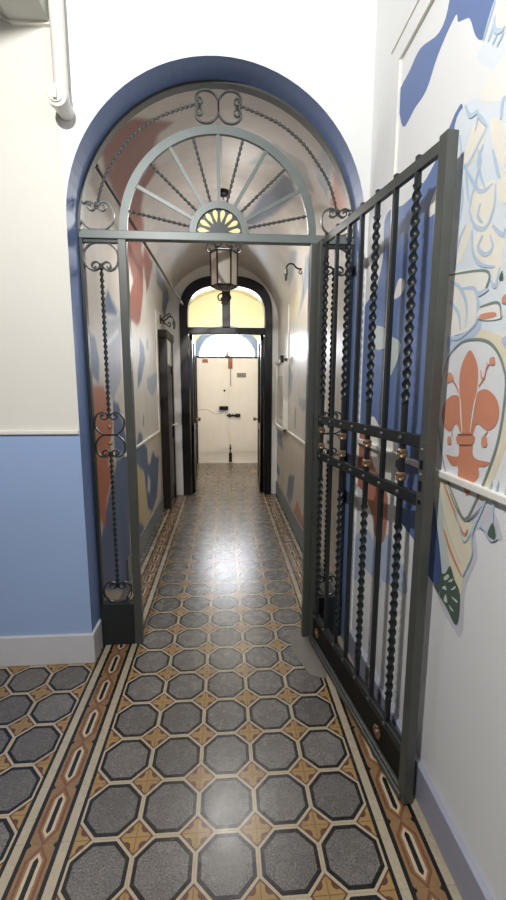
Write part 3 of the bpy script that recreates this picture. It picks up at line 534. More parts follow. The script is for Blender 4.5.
# front wall with arched opening, painted dado, blue reveal
mb = MB(); mb.use(M['wall_white'])
AP = arch_pts(AX, AR, AZ)
xl, xr = AP[0][0], AP[-1][0]
def fq(a, b, c, d): mb.poly([a, b, c, d])
for zz0, zz1, mt in ((0, .17, 'base_grey'), (.17, 1.24, 'dado_blue'), (1.24, AZ, 'wall_cream')):
    mb.use(M[mt]); fq((-2.6, YF, zz0), (xl, YF, zz0), (xl, YF, zz1), (-2.6, YF, zz1))
mb.use(M['wall_cream']); fq((-2.6, YF, AZ), (xl, YF, AZ), (xl, YF, 3.62), (-2.6, YF, 3.62))
mb.use(M['wall_white'])
for (x0, z0), (x1, z1) in zip(AP, AP[1:]): fq((x0, YF, z0), (x1, YF, z1), (x1, YF, 3.62), (x0, YF, 3.62))
fq((xr, YF, 0), (XW, YF, 0), (XW, YF, 3.62), (xr, YF, 3.62))
mb.use(M['arch_blue'])
LOOP = [(xl, .17)] + AP + [(xr, 0)]
for (x0, z0), (x1, z1) in zip(LOOP, LOOP[1:]):
    f = mb.poly([(x0, YF, z0), (x1, YF, z1), (x1, YC, z1), (x0, YC, z0)])
mb.use(M['base_grey']); mb.poly([(xl, YF, 0), (xl, YF, .17), (xl, YC, .17), (xl, YC, 0)])
# back face toward the corridor
mb.use(M['mural_whitewarm'])
BP = arch_pts(VX, VR+.02, VZ)
for (x0, z0), (x1, z1), (x2, z2), (x3, z3) in zip(AP, AP[1:], BP[1:], BP): mb.poly([(x0, YC, z0), (x1, YC, z1), (x2, YC, z2), (x3, YC, z3)])
mb.poly([(xl, YC, 0), (xl, YC, AZ), (XL-.02, YC, VZ), (XL-.02, YC, 0)]); mb.poly([(xr, YC, 0), (xr, YC, AZ), (XR+.02, YC, VZ), (XR+.02, YC, 0)])
bmesh.ops.remove_doubles(mb.bm, verts=mb.bm.verts[:], dist=1e-4)
struct(mb, 'wall_front')

mb = MB(); mb.box(-2.6, xl-.002, YF-.014, YF, 1.243, 1.262, .004); struct(mb, 'trim_1', M['trim_white'])
mb = MB(); mb.box(-2.6, xl+.012, YF-.014, YF, 0, .168, .006); mb.box(xl-.001, xl+.012, YF-.004, YG-.035, 0, .168, .005); struct(mb, 'baseboard_front', M['base_grey'])

# right wall with the painted mural
mb = MB(); mb.use(M['wall_white'])
mb.poly([(XW, -1.7, 0), (XW, YF+.01, 0), (XW, YF+.01, 3.62), (XW, -1.7, 3.62)])
def patch(outline, layer, mat):
    mb.use(mat); x = XW - .00005*layer
    n = len(outline); vs = [Vector((y, min(z, 3.6))) for y, z in outline]
    vo, _, fo, *_ = delaunay_2d_cdt(vs, [(i, (i+1) % n) for i in range(n)], [], 1, 1e-5)
    bv = [mb.bm.verts.new((x, v.x, v.y)) for v in vo]
    mb._paint([mb.bm.faces.new([bv[i] for i in f]) for f in fo if len(f) == 3])
def ribbon(pts, layer, mat, w):
    mb.use(mat); x = XW - .00005*layer; n = len(pts); L = []; R = []
    for i in range(n):
        a, b = pts[max(0, i-1)], pts[min(n-1, i+1)]
        dy, dz = b[0]-a[0], b[1]-a[1]; l = hypot(dy, dz) or 1
        k = w*.5*(.35+.65*sin(pi*min(1, .12+i/(n-1)*.88)))
        L.append((pts[i][0]-dz/l*k, pts[i][1]+dy/l*k)); R.append((pts[i][0]+dz/l*k, pts[i][1]-dy/l*k))
    for i in range(n-1): mb.poly([(x, *L[i]), (x, *L[i+1]), (x, *R[i+1]), (x, *R[i])])
for layer, (kind, colr, _l, w, pts) in enumerate(sorted(WALL_MURAL, key=lambda e: e[2]), 4):
    p3 = [(y, z, 0) for y, z in pts]
    mt = M['mural_'+colr]
    if kind == 'poly': patch([(v.x, v.y) for v in spline(p3, 4, True)], layer, mt)
    elif kind == 'loop':
        q = spline(p3, 4, True); ribbon([(v.x, v.y) for v in q+q[:1]], layer, mt, w)
    else: ribbon([(v.x, v.y) for v in spline(p3, 6)], layer, mt, w)
for f in mb.bm.faces:                      # normals toward the room
    f.normal_update()
    if f.normal.x > 0: f.normal_flip()
me = bpy.data.meshes.new('wall_right'); mb.bm.to_mesh(me); mb.bm.free()
for m_ in mb.mats: me.materials.append(m_)
wr_ = bpy.data.objects.new('wall_right', me); COL.objects.link(wr_); wr_['kind'] = 'structure'

mb = MB(); mb.box(XW-.016, XW, -1.7, 2.1, 1.192, 1.214, .004); struct(mb, 'trim_2', M['trim_white'])
mb = MB()
mb.box(XW-.012, XW, -1.2, 1.80, 2.735, 2.748, .003); mb.box(XW-.012, XW, 1.787, 1.80, 1.3, 2.735, .003)
mb.box(XW-.006, XW, -1.2, 1.90, 2.83, 2.84, .002)
struct(mb, 'trim_3', M['trim_white'])
mb = MB(); mb.box(XW-.02, XW, -1.7, YF, 0, .14, .005); struct(mb, 'baseboard_right', M['skirting_lilac'])

# rest of the front room, behind and left of the camera
mb = MB(); mb.box(-2.7, -2.6, -1.8, YC, 0, 3.62); struct(mb, 'wall_left', M['room_grey'])
mb = MB(); mb.box(-2.7, .8, -1.8, -1.7, 0, 3.62); struct(mb, 'wall_back', M['room_grey'])

# beam end at top left
mb = MB()
prof = [(-.734, 3.02), (-.90, 3.02), (-.95, 3.05), (-.985, 3.12), (-1.0, 3.61), (-.734, 3.61)]
mb.prism([(x, -1.69, z) for x, z in prof], (0, YF+1.69, 0)); struct(mb, 'trim_4', M['beam_grey'])
mb = MB(); mb.sweep([(-.732, YF-.006, 3.018), (-.895, YF-.006, 3.018), (-.953, YF-.006, 3.046), (-.99, YF-.006, 3.12)], rect(.012, .008)); struct(mb, 'trim_5', M['trim_white'])

# corridor walls and vault: one painted surface in three pieces
def inpoly(px, py, poly):
    c = np.zeros(px.shape, bool); n = len(poly); j = n-1
    for i in range(n):
        xi, yi = poly[i]; xj, yj = poly[j]
        if yi != yj:
            c ^= ((yi > py) != (yj > py)) & (px < (xj-xi)*(py-yi)/(yj-yi)+xi)
        j = i
    return c
SV = VZ + pi*VR
def corridor_piece(name, s0, s1, y0, y1):
    ns = max(2, int((s1-s0)/.010)); ny = int((y1-y0)/.0065)
    s = np.linspace(s0, s1, ns+1); y = np.linspace(y0, y1, ny+1)
    S, Yg = np.meshgrid(s, y, indexing='ij')
    ph = np.clip((S-VZ)/VR, 0, pi)
    Xg = VX - VR*np.cos(ph); Zg = VZ + VR*np.sin(ph)
    Zg = np.where(S < VZ, S, np.where(S > SV, VZ-(S-SV), Zg))
    co = np.stack([Xg, Yg, Zg], -1).reshape(-1, 3)
    low = np.array(lin(*CPAL['low'])[:3]); base = np.array(lin(*CPAL['base'])[:3]); vault = np.array(lin(*CPAL['vault'])[:3])
    colr = np.where((Zg < .96)[..., None], low, base)
    t = np.clip((Zg-2.0)/.5, 0, 1)[..., None]; colr = colr*(1-t)+vault*t
    for cname, poly in CORRIDOR_MURAL:
        q = spline([(a, b, 0) for a, b in poly], 2, True)
        msk = inpoly(Yg, S, [(v.x, v.y) for v in q])
        colr[msk] = lin(*CPAL[cname])[:3]
    colr[(Zg < .18) & ((Yg > 3.05) | (Xg > 0))] = lin(116, 122, 124)[:3]
    for _k in range(3):                       # brushed, slightly soft paint edges
        c_ = colr.copy(); c_[1:-1] = (colr[:-2]+2*colr[1:-1]+colr[2:])/4; colr = c_.copy(); c_[:, 1:-1] = (colr[:, :-2]+2*colr[:, 1:-1]+colr[:, 2:])/4; colr = c_
    me = bpy.data.meshes.new(name)
    idx = np.arange((ns+1)*(ny+1)).reshape(ns+1, ny+1)
    fc = np.stack([idx[:-1, :-1], idx[1:, :-1], idx[1:, 1:], idx[:-1, 1:]], -1).reshape(-1, 4)
    me.vertices.add(len(co)); me.vertices.foreach_set('co', co.ravel())
    me.loops.add(fc.size); me.loops.foreach_set('vertex_index', fc.ravel())
    me.polygons.add(len(fc)); me.polygons.foreach_set('loop_start', np.arange(len(fc))*4)
    me.polygons.foreach_set('use_smooth', np.ones(len(fc), bool))
    ca = me.color_attributes.new('paint', 'FLOAT_COLOR', 'POINT')
    ca.data.foreach_set('color', np.concatenate([colr.reshape(-1, 3), np.ones((len(co), 1))], 1).ravel())
    me.update(calc_edges=True); me.validate()
    me.materials.append(M['mural'])
    o = bpy.data.objects.new(name, me); COL.objects.link(o); o['kind'] = 'structure'
    return o
corridor_piece('wall_corridor_left', 0, VZ, YC, YP)
corridor_piece('ceiling_corridor', VZ, SV, YC, YP)
corridor_piece('wall_corridor_right', SV, SV+VZ, YC, YP)
mb = MB(); mb.box(XL, XL+.012, 3.05, 4.93, 0, .18, .004); struct(mb, 'baseboard_left', M['skirting_grey'])
mb = MB(); mb.box(XR-.012, XR, YC, YP, 0, .18, .004); struct(mb, 'baseboard_corridor', M['skirting_grey'])
mb = MB(); mb.box(XL, XL+.014, 3.1, 4.80, .955, .978, .004); mb.box(XL, XL+.014, 4.78, 4.80, .978, 2.3, .004); struct(mb, 'trim_6', M['trim_white'])
mb = MB(); mb.box(XR-.014, XR, YC, 4.66, .965, .988, .004); mb.box(XR-.014, XR, 4.64, 4.66, .988, 2.35, .004); struct(mb, 'trim_7', M['trim_white'])
# worn concrete patch in the floor at the hinge
mb = MB()
o_ = [Vector(q) for q in ((.385, 2.33, 0), (.50, 2.36, 0), (.53, 2.1, 0), (.515, 1.91, 0), (.488, 1.905, 0), (.43, 1.93, 0), (.40, 2.03, 0), (.368, 2.14, 0))]
mb.prism([(v.x, v.y, -.01) for v in o_], (0, 0, .0125)); struct(mb, 'trim_8', M['concrete'])

# ------------------------------------------------------------------ far room behind the portal
FX, FR, FZ = .05, 1.02, 2.16
FP = arch_pts(FX, FR, FZ, 32)
mb = MB(); mb.use(M['vault_yellow'])
for (x0, z0), (x1, z1) in zip(FP, FP[1:]): mb.poly([(x0, YP+.16, z0), (x1, YP+.16, z1), (x1, YE, z1), (x0, YE, z0)])
bmesh.ops.remove_doubles(mb.bm, verts=mb.bm.verts[:], dist=1e-4)
struct(mb, 'ceiling_far', smooth=True)
def side_wall(name, x):
    mb = MB()
    for z0, z1, k in ((0, .16, 'skirting_grey'), (.16, 1.43, 'far_cream'), (1.43, 2.02, 'far_blue'), (2.02, FZ, 'vault_yellow')):
        mb.use(M[k]); mb.poly([(x, YP+.16, z0), (x, YE, z0), (x, YE, z1), (x, YP+.16, z1)])
    struct(mb, name)
side_wall('wall_far_left', FX-FR); side_wall('wall_far_right', FX+FR)
# end wall (openings for the door and the lunette window)
DX0, DX1, DZ = -.525, .65, 2.005
LX, LA, LB = .055, .53, .45
mb = MB(); n = 32
lun = [(LX - LA*cos(pi*i/n), DZ + LB*sin(pi*i/n)) for i in range(n+1)]
ring = [(LX - (LA+.13)*cos(pi*i/n), DZ + (LB+.12)*sin(pi*i/n)) for i in range(n+1)]
top = [(FX - FR*cos(pi*i/n), FZ + FR*sin(pi*i/n)) for i in range(n+1)]
for i in range(n):
    mb.use(M['far_ring']); mb.poly([(x, YE, z) for x, z in (lun[i], lun[i+1], ring[i+1], ring[i])])
    mb.use(M['vault_yellow']); mb.poly([(x, YE, z) for x, z in (ring[i], ring[i+1], top[i+1], top[i])])
    mb.use(M['far_ring']); mb.poly([(lun[i][0], YE, lun[i][1]), (lun[i+1][0], YE, lun[i+1][1]), (lun[i+1][0], YE+.12, lun[i+1][1]), (lun[i][0], YE+.12, lun[i][1])])
for sx, xa, xb in ((-1, FX-FR, DX0-.04), (1, DX1+.04, FX+FR)):
    for z0, z1, k in ((0, .16, 'skirting_grey'), (.16, 1.43, 'far_cream'), (1.43, DZ, 'far_blue')):
        mb.use(M[k]); mb.poly([(xa, YE, z0), (xb, YE, z0), (xb, YE, z1), (xa, YE, z1)])
mb.use(M['vault_yellow'])
mb.poly([(FX-FR, YE, DZ), (ring[0][0], YE, DZ), (FX-FR, YE, FZ)]); mb.poly([(FX+FR, YE, DZ), (ring[-1][0], YE, DZ), (FX+FR, YE, FZ)])
struct(mb, 'wall_end')
# lunette window
wn_ = thing('window_1', 'x', 'x', (LX, YE+.08, DZ)); del wn_['label'], wn_['category']; wn_['kind'] = 'structure'
mb = MB(); mb.poly([(x, YE+.09, z) for x, z in lun]); mb.build('pane', M['sky_glass'], wn_, (LX, YE+.08, DZ))
mb = MB(); mb.sweep([(x*.985+LX*.015, YE+.07, z) for x, z in lun], rect(.02, .012)); mb.box(LX-LA, LX+LA, YE+.05, YE+.085, DZ-.001, DZ+.02); mb.build('window_frame', M['far_ring'], wn_, (LX, YE+.08, DZ))

# ------------------------------------------------------------------ far double door
D0 = (.065, YE, 0)
dr = thing('door_1', 'x', 'x', D0); del dr['label'], dr['category']; dr['kind'] = 'structure'
mb = MB(); mb.box(DX0-.045, DX0+.012, YE-.03, YE+.08, 0, DZ, .004); mb.box(DX1-.012, DX1+.045, YE-.03, YE+.08, 0, DZ, .004); mb.box(DX0-.045, DX1+.045, YE-.02, YE+.08, DZ-.015, DZ+.012, .004)
mb.build('door_frame', M['dark_wood_blue'], dr, D0)
def leaf_slab(x0, x1, z0):
    mb = MB(); mb.box(x0, x1, YE-.005, YE+.04, z0, DZ-.018, .005)
    mb.box(x0, x1, YE-.012, YE-.004, .22, .235, .003)
    return mb.build('door_leaf', M['door_cream'], dr, D0)
l1 = leaf_slab(DX0+.014, .058, .012); l2 = leaf_slab(.064, DX1-.014, .006)
mb = MB(); mb.box(.05, .075, YE-.018, YE-.004, .02, DZ-.03, .004); mb.build('astragal', M['door_cream'], dr, D0)
mb = MB(); mb.box(-.10, .07, YE-.05, YE-.004, 1.02, 1.095, .008); mb.ball((.0, YE-.055, 1.06), .014); mb.build('lock_box', M['black_metal'], l1)
mb = MB(); mb.box(.04, .30, YE-.03, YE-.004, .90, .935, .006); mb.box(.07, .12, YE-.045, YE-.004, .885, .955, .006); mb.box(.2, .3, YE-.038, YE-.004, .885, .95, .006)
mb.tube([(.15, YE-.035, .92), (.15, YE-.075, .92), (.15, YE-.08, .96)], .008); mb.build('sliding_bolt', M['black_metal'], l2)
mb = MB(); mb.box(.075, .135, YE-.035, YE-.004, .02, .20, .006); mb.tube([(.105, YE-.025, .2), (.105, YE-.025, .36)], .009); mb.box(.085, .125, YE-.03, YE-.004, .27, .30, .004); mb.build('foot_bolt', M['black_metal'], l2)
mb = MB(); mb.box(.075, .155, YE-.02, YE-.004, 1.79, DZ-.02, .005); mb.build('head_bolt', M['rust_tag'], l2)
mb = MB(); mb.tube([(.118, YE-.014, 1.80), (.118, YE-.014, 1.47)], .008); mb.build('bolt_rod', M['plate_grey'], l2)
mb = MB(); mb.prism([(-.40, YE-.012, 1.965), (-.31, YE-.012, 1.965), (-.295, YE-.012, 1.90), (-.41, YE-.012, 1.90)], (0, .008, 0)); mb.build('rust_plate', M['rust_tag'], l1)
mb = MB(); mb.use(M['plate_grey']); mb.box(.235, .41, YE-.012, YE-.004, 1.63, 1.715, .003)
mb.use(M['plate_ink'])
for k in range(3): mb.box(.25, .395-.03*(k % 2), YE-.0135, YE-.0115, 1.648+.022*k, 1.656+.022*k)
mb.build('sign_plate', None, l2)
mb = MB(); mb.tube(spline([(-.50, YE-.006, 1.02), (-.36, YE-.006, 1.03), (-.27, YE-.006, 1.0), (-.18, YE-.006, .95), (-.05, YE-.006, .955)], 5), .004, 5); mb.build('crack', M['plate_grey'], l1)
mb = MB(); mb.lathe([(.012, -.004), (.012, -.012), (.02, -.014), (.02, -.02), (.004, -.024)], 10, (.0, YE, 1.385), 'y'); mb.build('keyhole_plate', M['black_metal'], l1)
mb = MB(); mb.lathe([(.05, 0), (.055, .02), (.03, .05), (.035, .075), (.01, .1)], 14, (.06, YE-.0, DZ+.006)); mb.build('knob', M['plate_grey'], dr, D0)
for o in list(l1.children)+list(l2.children):
    for v in o.data.vertices: v.co -= Vector(D0)
mb = MB(); mb.box(DX0, DX1, YE-.02, YE+.1, 0, .006); struct(mb, 'door_glow_strip', M['trim_white'])  # white strip painted in for the daylight glow under the door

# ------------------------------------------------------------------ portal: dark arched frame with open glazed leaves
PX0, PX1, PI0, PI1 = -.565, .63, -.462, .533
PZ0, PZT = 2.16, 2.86
def portal_arch(x0, x1, zs, zt, n=30, e=2.7):
    cx, a = (x0+x1)/2, (x1-x0)/2; out = []
    for i in range(n+1):
        t = pi*i/n; c_, s_ = cos(t), sin(t)
        out.append((cx - a*(abs(c_)**(2/e))*(1 if c_ >= 0 else -1), zs + (zt-zs)*(abs(s_)**(2/e))))
    return out
PO = portal_arch(PX0, PX1, 2.36, PZT); PIN = portal_arch(PI0, PI1, 2.36, 2.735)
# wall around the portal
mb = MB(); mb.use(M['mural_whitewarm'])
VP_ = arch_pts(VX, VR, VZ, 30)
PXI = [(x, z) for x, z in portal_arch(PX0+.04, PX1-.04, 2.36, PZT-.04)]
for i in range(30): mb.poly([(x, YP, z) for x, z in (PXI[i], PXI[i+1], VP_[i+1], VP_[i])])
mb.poly([(XL, YP, 0), (PXI[0][0], YP, 0), (PXI[0][0], YP, 2.36), (XL, YP, VZ)]); mb.poly([(PXI[-1][0], YP, 0), (XR, YP, 0), (XR, YP, VZ), (PXI[-1][0], YP, 2.36)])
FQ = arch_pts(FX, FR, FZ, 30)
for i in range(30): mb.poly([(x, YP+.16, z) for x, z in (PXI[i], PXI[i+1], FQ[i+1], FQ[i])])
mb.poly([(FX-FR, YP+.16, 0), (PXI[0][0], YP+.16, 0), (PXI[0][0], YP+.16, 2.36), (FX-FR, YP+.16, FZ)]); mb.poly([(PXI[-1][0], YP+.16, 0), (FX+FR, YP+.16, 0), (FX+FR, YP+.16, FZ), (PXI[-1][0], YP+.16, 2.36)])
struct(mb, 'wall_portal')
PB = (.035, YP, 0)
pt = thing('door_2', 'x', 'x', PB); del pt['label'], pt['category']; pt['kind'] = 'structure'
mb = MB(); y0, y1 = YP-.03, YP+.13
A = [(PX0, 0)] + PO + [(PX1, 0)]; B = [(PI0, 0)] + PIN + [(PI1, 0)]
for i in range(len(A)-1):
    a, b, c, d = A[i], A[i+1], B[i+1], B[i]
    for yy in (y0, y1): mb.poly([(a[0], yy, a[1]), (b[0], yy, b[1]), (c[0], yy, c[1]), (d[0], yy, d[1])])
    mb.poly([(a[0], y0, a[1]), (b[0], y0, b[1]), (b[0], y1, b[1]), (a[0], y1, a[1])]); mb.poly([(d[0], y0, d[1]), (c[0], y0, c[1]), (c[0], y1, c[1]), (d[0], y1, d[1])])
bmesh.ops.remove_doubles(mb.bm, verts=mb.bm.verts[:], dist=1e-4)
mb.build('door_frame', M['dark_wood_blue'], pt, PB)
mb = MB(); mb.box(PI0, PI1, YP-.02, YP+.1, 2.14, 2.225, .008); mb.build('transom_bar', M['dark_wood_blue'], pt, PB)
mb = MB(); mb.box(-.02, .085, YP-.015, YP+.09, 2.225, 2.735, .008); mb.build('mullion', M['dark_wood_blue'], pt, PB)
mb = MB(); mb.poly([(x, YP+.04, max(z, 2.225)) for x, z in PIN]); mb.build('transom_glass', M['glass'], pt, PB)
for sx, xx in ((-1, PI0+.03), (1, PI1-.03)):
    y0, y1 = YP+.02, YP+.50; t = .02
    mb = MB()
    mb.box(xx-t, xx+t, y0, y0+.06, .02, 2.14, .005); mb.box(xx-t, xx+t, y1-.06, y1, .02, 2.14, .005)
    mb.box(xx-t, xx+t, y0, y1, 2.06, 2.14, .005); mb.box(xx-t, xx+t, y0, y1, .02, .16, .005); mb.box(xx-t, xx+t, y0, y1, .86, .95, .005)
    mb.box(xx-t*.5, xx+t*.5, y0, y1, .16, .86)
    lf = mb.build('door_leaf', M['dark_wood_blue'], pt, PB)
    mb = MB(); mb.box(xx-.004, xx+.004, y0+.06, y1-.06, .95, 2.06); g_ = mb.build('glass_pane', M['glass'], lf); 
    for v in g_.data.vertices: v.co -= Vector(PB)
    mb = MB(); mb.lathe([(.012, 0), (.012, .03), (.026, .035), (.03, .05), (.02, .065), (.003, .07)], 12, (xx-sx*.02, y1-.04, 1.0), 'x')
    h_ = mb.build('handle', M['brass'], lf, smooth=True)
    for v in h_.data.vertices: v.co = Vector(((xx-sx*.02) + (v.co.x-(xx-sx*.02))*(-sx), v.co.y, v.co.z)) - Vector(PB)

# ------------------------------------------------------------------ dark side door in the corridor, left
SB = (XL, 5.25, 0)
sd = thing('door_3', 'x', 'x', SB); del sd['label'], sd['category']; sd['kind'] = 'structure'
xf = -.655
mb = MB(); mb.box(XL, xf, 4.95, 5.03, 0, 2.05, .008); mb.box(XL, xf, 5.47, 5.55, 0, 2.05, .008); mb.box(XL, xf+.012, 4.93, 5.57, 2.02, 2.11, .01); mb.build('door_frame', M['dark_wood'], sd, SB)
mb = MB(); mb.box(XL, xf-.02, 5.03, 5.47, .015, 1.72, .006); mb.box(xf-.022, xf-.008, 5.09, 5.41, .2, .82, .008); mb.box(xf-.022, xf-.008, 5.09, 5.41, .98, 1.62, .008); dl = mb.build('door_leaf', M['dark_wood'], sd, SB)
mb = MB(); mb.box(XL, xf-.01, 5.03, 5.47, 1.72, 2.02, .004); mb.build('transom_panel', M['paper'], sd, SB)
mb = MB(); mb.lathe([(.024, 0), (.024, .006), (.009, .01), (.009, .04), (.022, .046), (.022, .06), (.004, .066)], 12, (xf-.021, 5.42, .98), 'x'); h_ = mb.build('handle', M['trim_white'], dl, smooth=True)
for v in h_.data.vertices: v.co -= Vector(SB)

# ------------------------------------------------------------------ wrought-iron arched screen
SO = (AX, YG, 0)
sc_ = thing('iron_arch_screen', 'dark wrought-iron arched screen with sunburst fanlight and twisted side bars filling the blue archway', 'gate', SO)
def part(mb, name, mat, parent, label=None, smooth=True):
    o = mb.build(name, mat, parent, SO, smooth=smooth)
    if label: o['label'] = label
    return o
def omega(c, size, ang=0, y=YG, sx=1.0):
    """pair of curls joined by a wide loop; opening points to -z before rotation"""
    half = [(0, .080), (-.045, .074), (-.082, .040), (-.090, -.005), (-.075, -.045), (-.043, -.062), (-.014, -.050), (-.004, -.026)]
    curl = [(-.002, -.050), (-.012, -.026), (-.030, -.018), (-.047, -.028), (-.047, -.046), (-.034, -.050), (-.030, -.040)]
    out = []
    for sgn in (1, -1):
        for L in (half, curl):
            pts = []
            for a, b in L:
                a *= sgn*size*sx; b *= size
                pts.append((c[0] + a*cos(ang) - b*sin(ang), y, c[1] + a*sin(ang) + b*cos(ang)))
            out.append(spline(pts, 6))
    return out
FB = rect(.008, .0035)
def scroll(parent, c, size, ang=0, mat='iron', y=YG, sx=1.0, name='scroll'):
    mb = MB()
    for pts in omega(c, size, ang, y, sx): mb.sweep(pts, FB, up=(0, 1, 0))
    e = -.050*size
    mb.ball((c[0]+e*-sin(ang), y, c[1]+e*cos(ang)), .012*size/1.0, 8)
    return part(mb, name, M[mat], parent)
# --- fanlight
mb = MB(); mb.box(xl+.003, xr-.003, YG-.022, YG+.022, 2.207, 2.249, .004)
trans = part(mb, 'cross_bar', M['iron_lit'], sc_, 'iron cross bar under the fanlight in a lit grey tone', smooth=False)
fan = part(MB().sweep([(x, YG, z) for x, z in arch_pts(AX, AR-.008, AZ+.002, 48)], rect(.022, .0065), up=(0, 1, 0)), 'fanlight', M['iron_half_lit'], sc_, 'grey iron fanlight with radiating bars')
fc = (-.020, 2.249)
part(MB().sweep([(x, YG, z) for x, z in arch_pts(fc[0], .480, fc[1], 44)], rect(.009, .020), up=(0, 1, 0)), 'inner_arch', M['iron_lit'], fan)
mb = MB(); pl = arch_pts(fc[0], .128, fc[1], 28); mb.prism([(x, YG-.006, z) for x, z in pl], (0, .008, 0))
sun = part(mb, 'sun_plate', M['iron'], fan, smooth=False)
part(MB().sweep([(x, YG-.006, z) for x, z in arch_pts(fc[0], .133, fc[1], 28)], rect(.012, .017), up=(0, 1, 0)), 'sun_ring', M['iron_lit'], fan)
for k in range(8):
    a = radians(6 + 24*k); r0, r1, w = .048, .108, .0125
    d = Vector((cos(a), 0, sin(a))); n_ = Vector((-sin(a), 0, cos(a))); c0 = Vector((fc[0], YG-.0085, fc[1]+.004))
    mb = MB(); mb.prism([c0+d*r0, c0+d*(r0+.03)+n_*w*.8, c0+d*(r1-.012)+n_*w, c0+d*r1+n_*w*.4, c0+d*r1-n_*w*.4, c0+d*(r1-.012)-n_*w, c0+d*(r0+.03)-n_*w*.8], (0, .003, 0))
    part(mb, 'petal', M['petal_backlight'], fan, 'petal cut-out of the sun, its backlight painted pale yellow', smooth=False)
for k in range(-5, 6):
    a = radians(90 + 15.6*k); d = Vector((cos(a), 0, sin(a))); c0 = Vector((fc[0], YG, fc[1]))
    p0, p1 = c0 + d*.143, c0 + d*.462
    if k % 2 == 0:
        part(MB().sweep([p0, p1], rect(.005, .0085), up=(0, 1, 0)), 'flat_spoke', M['iron_lit'], fan, smooth=False)
    else:
        mb = MB(); twisted(mb, [p0, p1], .0085, .0045, .052, .004); part(mb, 'twisted_spoke', M['iron_half_lit'], fan)
rope = [(-.620, 2.376), (-.600, 2.45), (-.560, 2.535), (-.469, 2.655), (-.394, 2.722), (-.291, 2.783), (-.119, 2.843)]
for sg in (1, -1):
    q = [(x if sg > 0 else 2*AX-x, YG, z) for x, z in rope]
    mb = MB(); twisted(mb, spline(q, 8), .0085, .0045, .05, .004); part(mb, 'twisted_arc', M['iron_half_lit'], fan)
    scroll(fan, (-.628 if sg > 0 else 2*AX+.628, 2.327), .92, pi, 'iron_half_lit')
    scroll(fan, (AX-.064*sg, 2.832), .80, pi/2*(-sg), 'iron_half_lit')
# --- side panels
def side_panel(sg):
    X = lambda x: x if sg > 0 else 2*AX - x
    mb = MB(); mb.box(min(X(-.529), X(-.486)), max(X(-.529), X(-.486)), YG-.025, YG+.025, 0, 2.207, .004)
    sp = part(mb, 'side_panel', M['iron_half_lit'], sc_, smooth=False)
    mb = MB(); mb.box(min(X(-.718), X(-.700)), max(X(-.718), X(-.700)), YG-.02, YG+.02, .25, 2.207, .003); part(mb, 'jamb_bar', M['iron'], sp, smooth=False)
    mb = MB(); mb.box(min(X(-.718), X(-.529)), max(X(-.718), X(-.529)), YG-.028, YG+.03, 0, .252, .006); kb = part(mb, 'kick_box', M['iron'], sp, smooth=False)
    mb = MB(); mb.box(min(X(-.700), X(-.529)), max(X(-.700), X(-.529)), YG-.012, YG+.012, 2.190, 2.207, .002); part(mb, 'top_bar', M['iron'], sp, smooth=False)
    cx = X(-.618)
    scroll(sp, (cx, 2.118), .95); scroll(sp, (cx, 1.285), .86, pi); scroll(sp, (cx, 1.150), .86); scroll(sp, (cx, .320), .86, pi)
    for z0, z1 in ((1.335, 2.075), (.365, 1.105)):
        mb = MB(); twisted(mb, [(cx, YG, z0), (cx, YG, z1)], .0115, .0055, .060, .004); part(mb, 'twisted_bar', M['iron'], sp)
    for z in (1.262, 1.172):
        mb = MB(); mb.ball((cx, YG-.004, z), .013, 10, (1, .8, 1)); part(mb, 'knob', M['brass'], sp, 'small brass knob')
side_panel(1); side_panel(-1)

# ------------------------------------------------------------------ open gate leaf
H = Vector((.503, 2.218, 0)); TIP = Vector((.640, 1.235, 0))
LW = (TIP-H).length; ANG = atan2(TIP.y-H.y, TIP.x-H.x)
gt = thing('iron_gate', 'dark wrought-iron gate standing open against the painted wall, with alternating twisted bars', 'gate', H, ANG)
def gp(mb, name, mat='iron', parent=None, label=None, smooth=True):
    o = mb.build(name, M[mat], parent or gt, smooth=smooth)
    if label: o['label'] = label
    return o
ZT = 2.205
zt_ = lambda u: 2.214 - .034*u/LW
mb = MB(); mb.box(-.02, .022, -.02, .02, .012, ZT, .004); hs = gp(mb, 'hinge_stile', 'iron_half_lit', smooth=False)
for z in (.30, 1.12, 1.28, 1.98):
    mb = MB(); mb.lathe([(.010, -.045), (.017, -.042), (.017, .042), (.010, .045)], 12, (-.027, 0, z)); gp(mb, 'hinge', 'black_metal', hs)
mb = MB(); mb.box(LW-.040, LW, -.018, .018, .008, zt_(LW)+.006, .004); ls = gp(mb, 'lock_stile', 'iron_half_lit', smooth=False)
mb = MB(); mb.prism([(.0, -.009, zt_(0)-.034), (LW-.030, -.009, zt_(LW)-.034), (LW-.030, -.009, zt_(LW)), (0, -.009, zt_(0))], (0, .018, 0)); gp(mb, 'top_rail', 'iron_half_lit', smooth=False)
bars = [.058, .190, .322, .443, .568, .698, .828]
for zc in (1.305, 1.113):
    mb = MB(); mb.box(.022, LW-.040, -.010, .010, zc-.021, zc+.021, .003)
    if zc > 1.2: mb.box(LW-.085, LW-.040, -.009, .009, zc-.06, zc-.02, .004)
    r_ = gp(mb, 'lock_rail', smooth=False)
    for u in bars:
        mb = MB(); mb.ball((u, -.012, zc), .0095, 8, (1, .7, 1)); mb.ball((u, .012, zc), .0095, 8, (1, .7, 1)); gp(mb, 'rivet', 'iron_half_lit', r_)
mb = MB(); mb.box(.022, LW-.040, -.012, .012, .172, .205, .003); kr = gp(mb, 'kick_rail', smooth=False)
for u in bars:
    mb = MB(); mb.ball((u, -.014, .19), .0095, 8, (1, .7, 1)); mb.ball((u, .014, .19), .0095, 8, (1, .7, 1)); gp(mb, 'rivet', 'iron_half_lit', kr)
